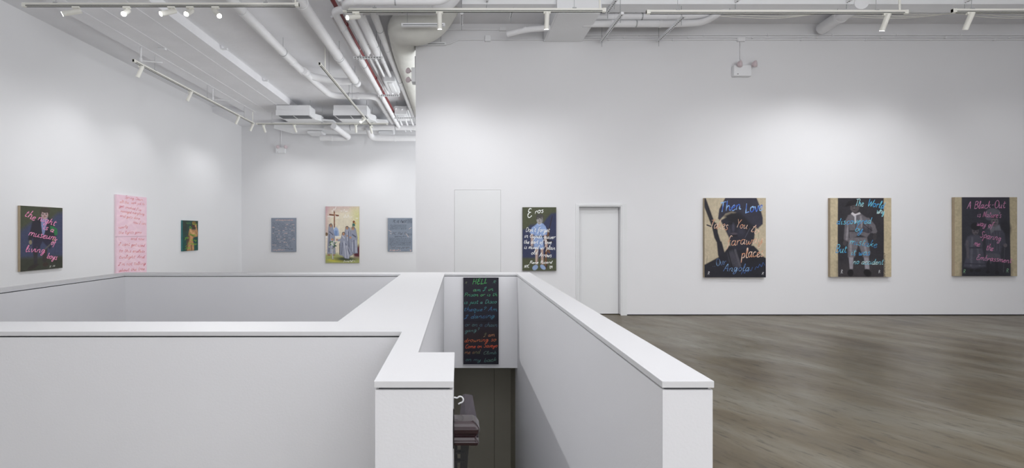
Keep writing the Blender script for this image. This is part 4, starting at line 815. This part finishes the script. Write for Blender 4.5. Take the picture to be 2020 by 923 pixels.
part(MB().box((px0-.001,Y0-.01,.795),(px0+.003,Y0+.06,.895)).box((px0-.001,Y0+.01,.89),(px0+.003,Y0+.02,.94)),'back_plate',BLACK,root)
hk = [PD(891,784,1.95),PD(898,784,1.95),PD(902,785,1.95),PD(906,782,1.95),PD(911,783,1.95),PD(914,788,1.95),PD(912,793,1.95),PD(907,795,1.95),PD(904.5,797,1.95)]
hk[0].x = -.022; hk = [Vector(v) for v in zip(*[[*q_] for q_ in zip(*[(h_.x,h_.y,h_.z) for h_ in hk])])]
def sm(pts, n=4):
    xs = cr([(p_.x,p_.z) for p_ in pts], n); return [Vector((a_,1.95,b_)) for a_,b_ in xs]
tag(MB().tube(sm(hk),.0032,10).build('wall_hook',CAP),'white curled metal hook on the stair side of the pillar, above the ledge','hook')

# ------------------------------------------------------------------ added fill and wash lights, no fixtures modelled
def area(loc, rot, sx, sy, power, col=(1,1,1)):
    l = bpy.data.lights.new('fill_light','AREA'); l.shape = 'RECTANGLE'; l.size = sx; l.size_y = sy; l.energy = power; l.color = col
    o = bpy.data.objects.new('fill_light', l); COL.objects.link(o); o.location = loc; o.rotation_euler = rot; return o
area((3.0,YB+.1,2.4),(math.radians(90),0,0),12,4.2,250,(.96,.975,1))        # added unseen frontal fill from behind the camera, tinted cool
area((3.2,0.2,3.2),(math.radians(180),0,0),11,4,620,(.98,.985,1))          # added unseen fill facing up, brightens the ceiling
area((2.6,13.2,2.0),(math.radians(124),math.radians(0),math.radians(90)),6.5,3.0,370,(.96,.98,1))   # added fill hidden behind the frontal wall, lifts the rear ceiling
def wash(x, y, tx, ty, tz, power, size=90, z=ZT-.2):  # added spots without a fixture, brighten walls, stairwell and floor
    l = bpy.data.lights.new('spot_beam','SPOT'); l.energy = power; l.spot_size = math.radians(size); l.spot_blend = 1; l.shadow_soft_size = .12; l.color = (.985,.99,1)
    o = bpy.data.objects.new('spot_beam', l); COL.objects.link(o); o.location = (x,y,z); o.rotation_euler = (Vector((tx,ty,tz))-Vector((x,y,z))).to_track_quat('-Z','Y').to_euler()
wash(.2,6.35,.1,8.89,.9,120,90,ZT); wash(1.9,6.35,1.8,8.89,.6,60,90,ZT); wash(5.7,6.35,5.4,8.89,.9,120,90,ZT); wash(8.1,6.35,7.8,8.89,.9,115,90,ZT); wash(10.6,6.35,10.3,8.89,.9,75,90,ZT)
wash(-.3,4.6,.2,8.89,1.0,90,80); wash(3.4,4.6,3.6,8.89,.6,110,85); wash(7.0,4.6,7.2,8.89,.8,110,85)
wash(-4.6,5.6,-8,8.8,1.4,300,72); wash(-4.4,6.2,-8,12.6,1.6,300,70); wash(-3.0,6.2,-4.0,16.8,1.6,330,60)
wash(.3,3.6,.3,6.15,.3,70,40); wash(-1.2,1.0,-1.2,3.4,.3,8,110); wash(2.4,.2,2.8,4.4,0,40,110); wash(5.0,1.5,4.5,4.5,0,25,110)
w = bpy.data.worlds.new('World'); bpy.context.scene.world = w; w.use_nodes = True
w.node_tree.nodes['Background'].inputs[0].default_value = (.8,.85,.9,1); w.node_tree.nodes['Background'].inputs[1].default_value = .3

# ------------------------------------------------------------------ camera and view
cam = bpy.data.cameras.new('camera'); co = bpy.data.objects.new('camera', cam); COL.objects.link(co)
co.location = (0,0,EYE); co.rotation_euler = (math.radians(90),0,0)
cam.sensor_width = 36; cam.lens = F/2020*36; cam.shift_x = (1010-VX)/2020; cam.shift_y = -(461.5-VY)/2020; cam.clip_start = .05
sc = bpy.context.scene; sc.camera = co
vs_ = sc.view_settings; vs_.view_transform = 'Standard'; vs_.look = 'None'; vs_.gamma = 1; vs_.exposure = -0.05; vs_.use_curve_mapping = False
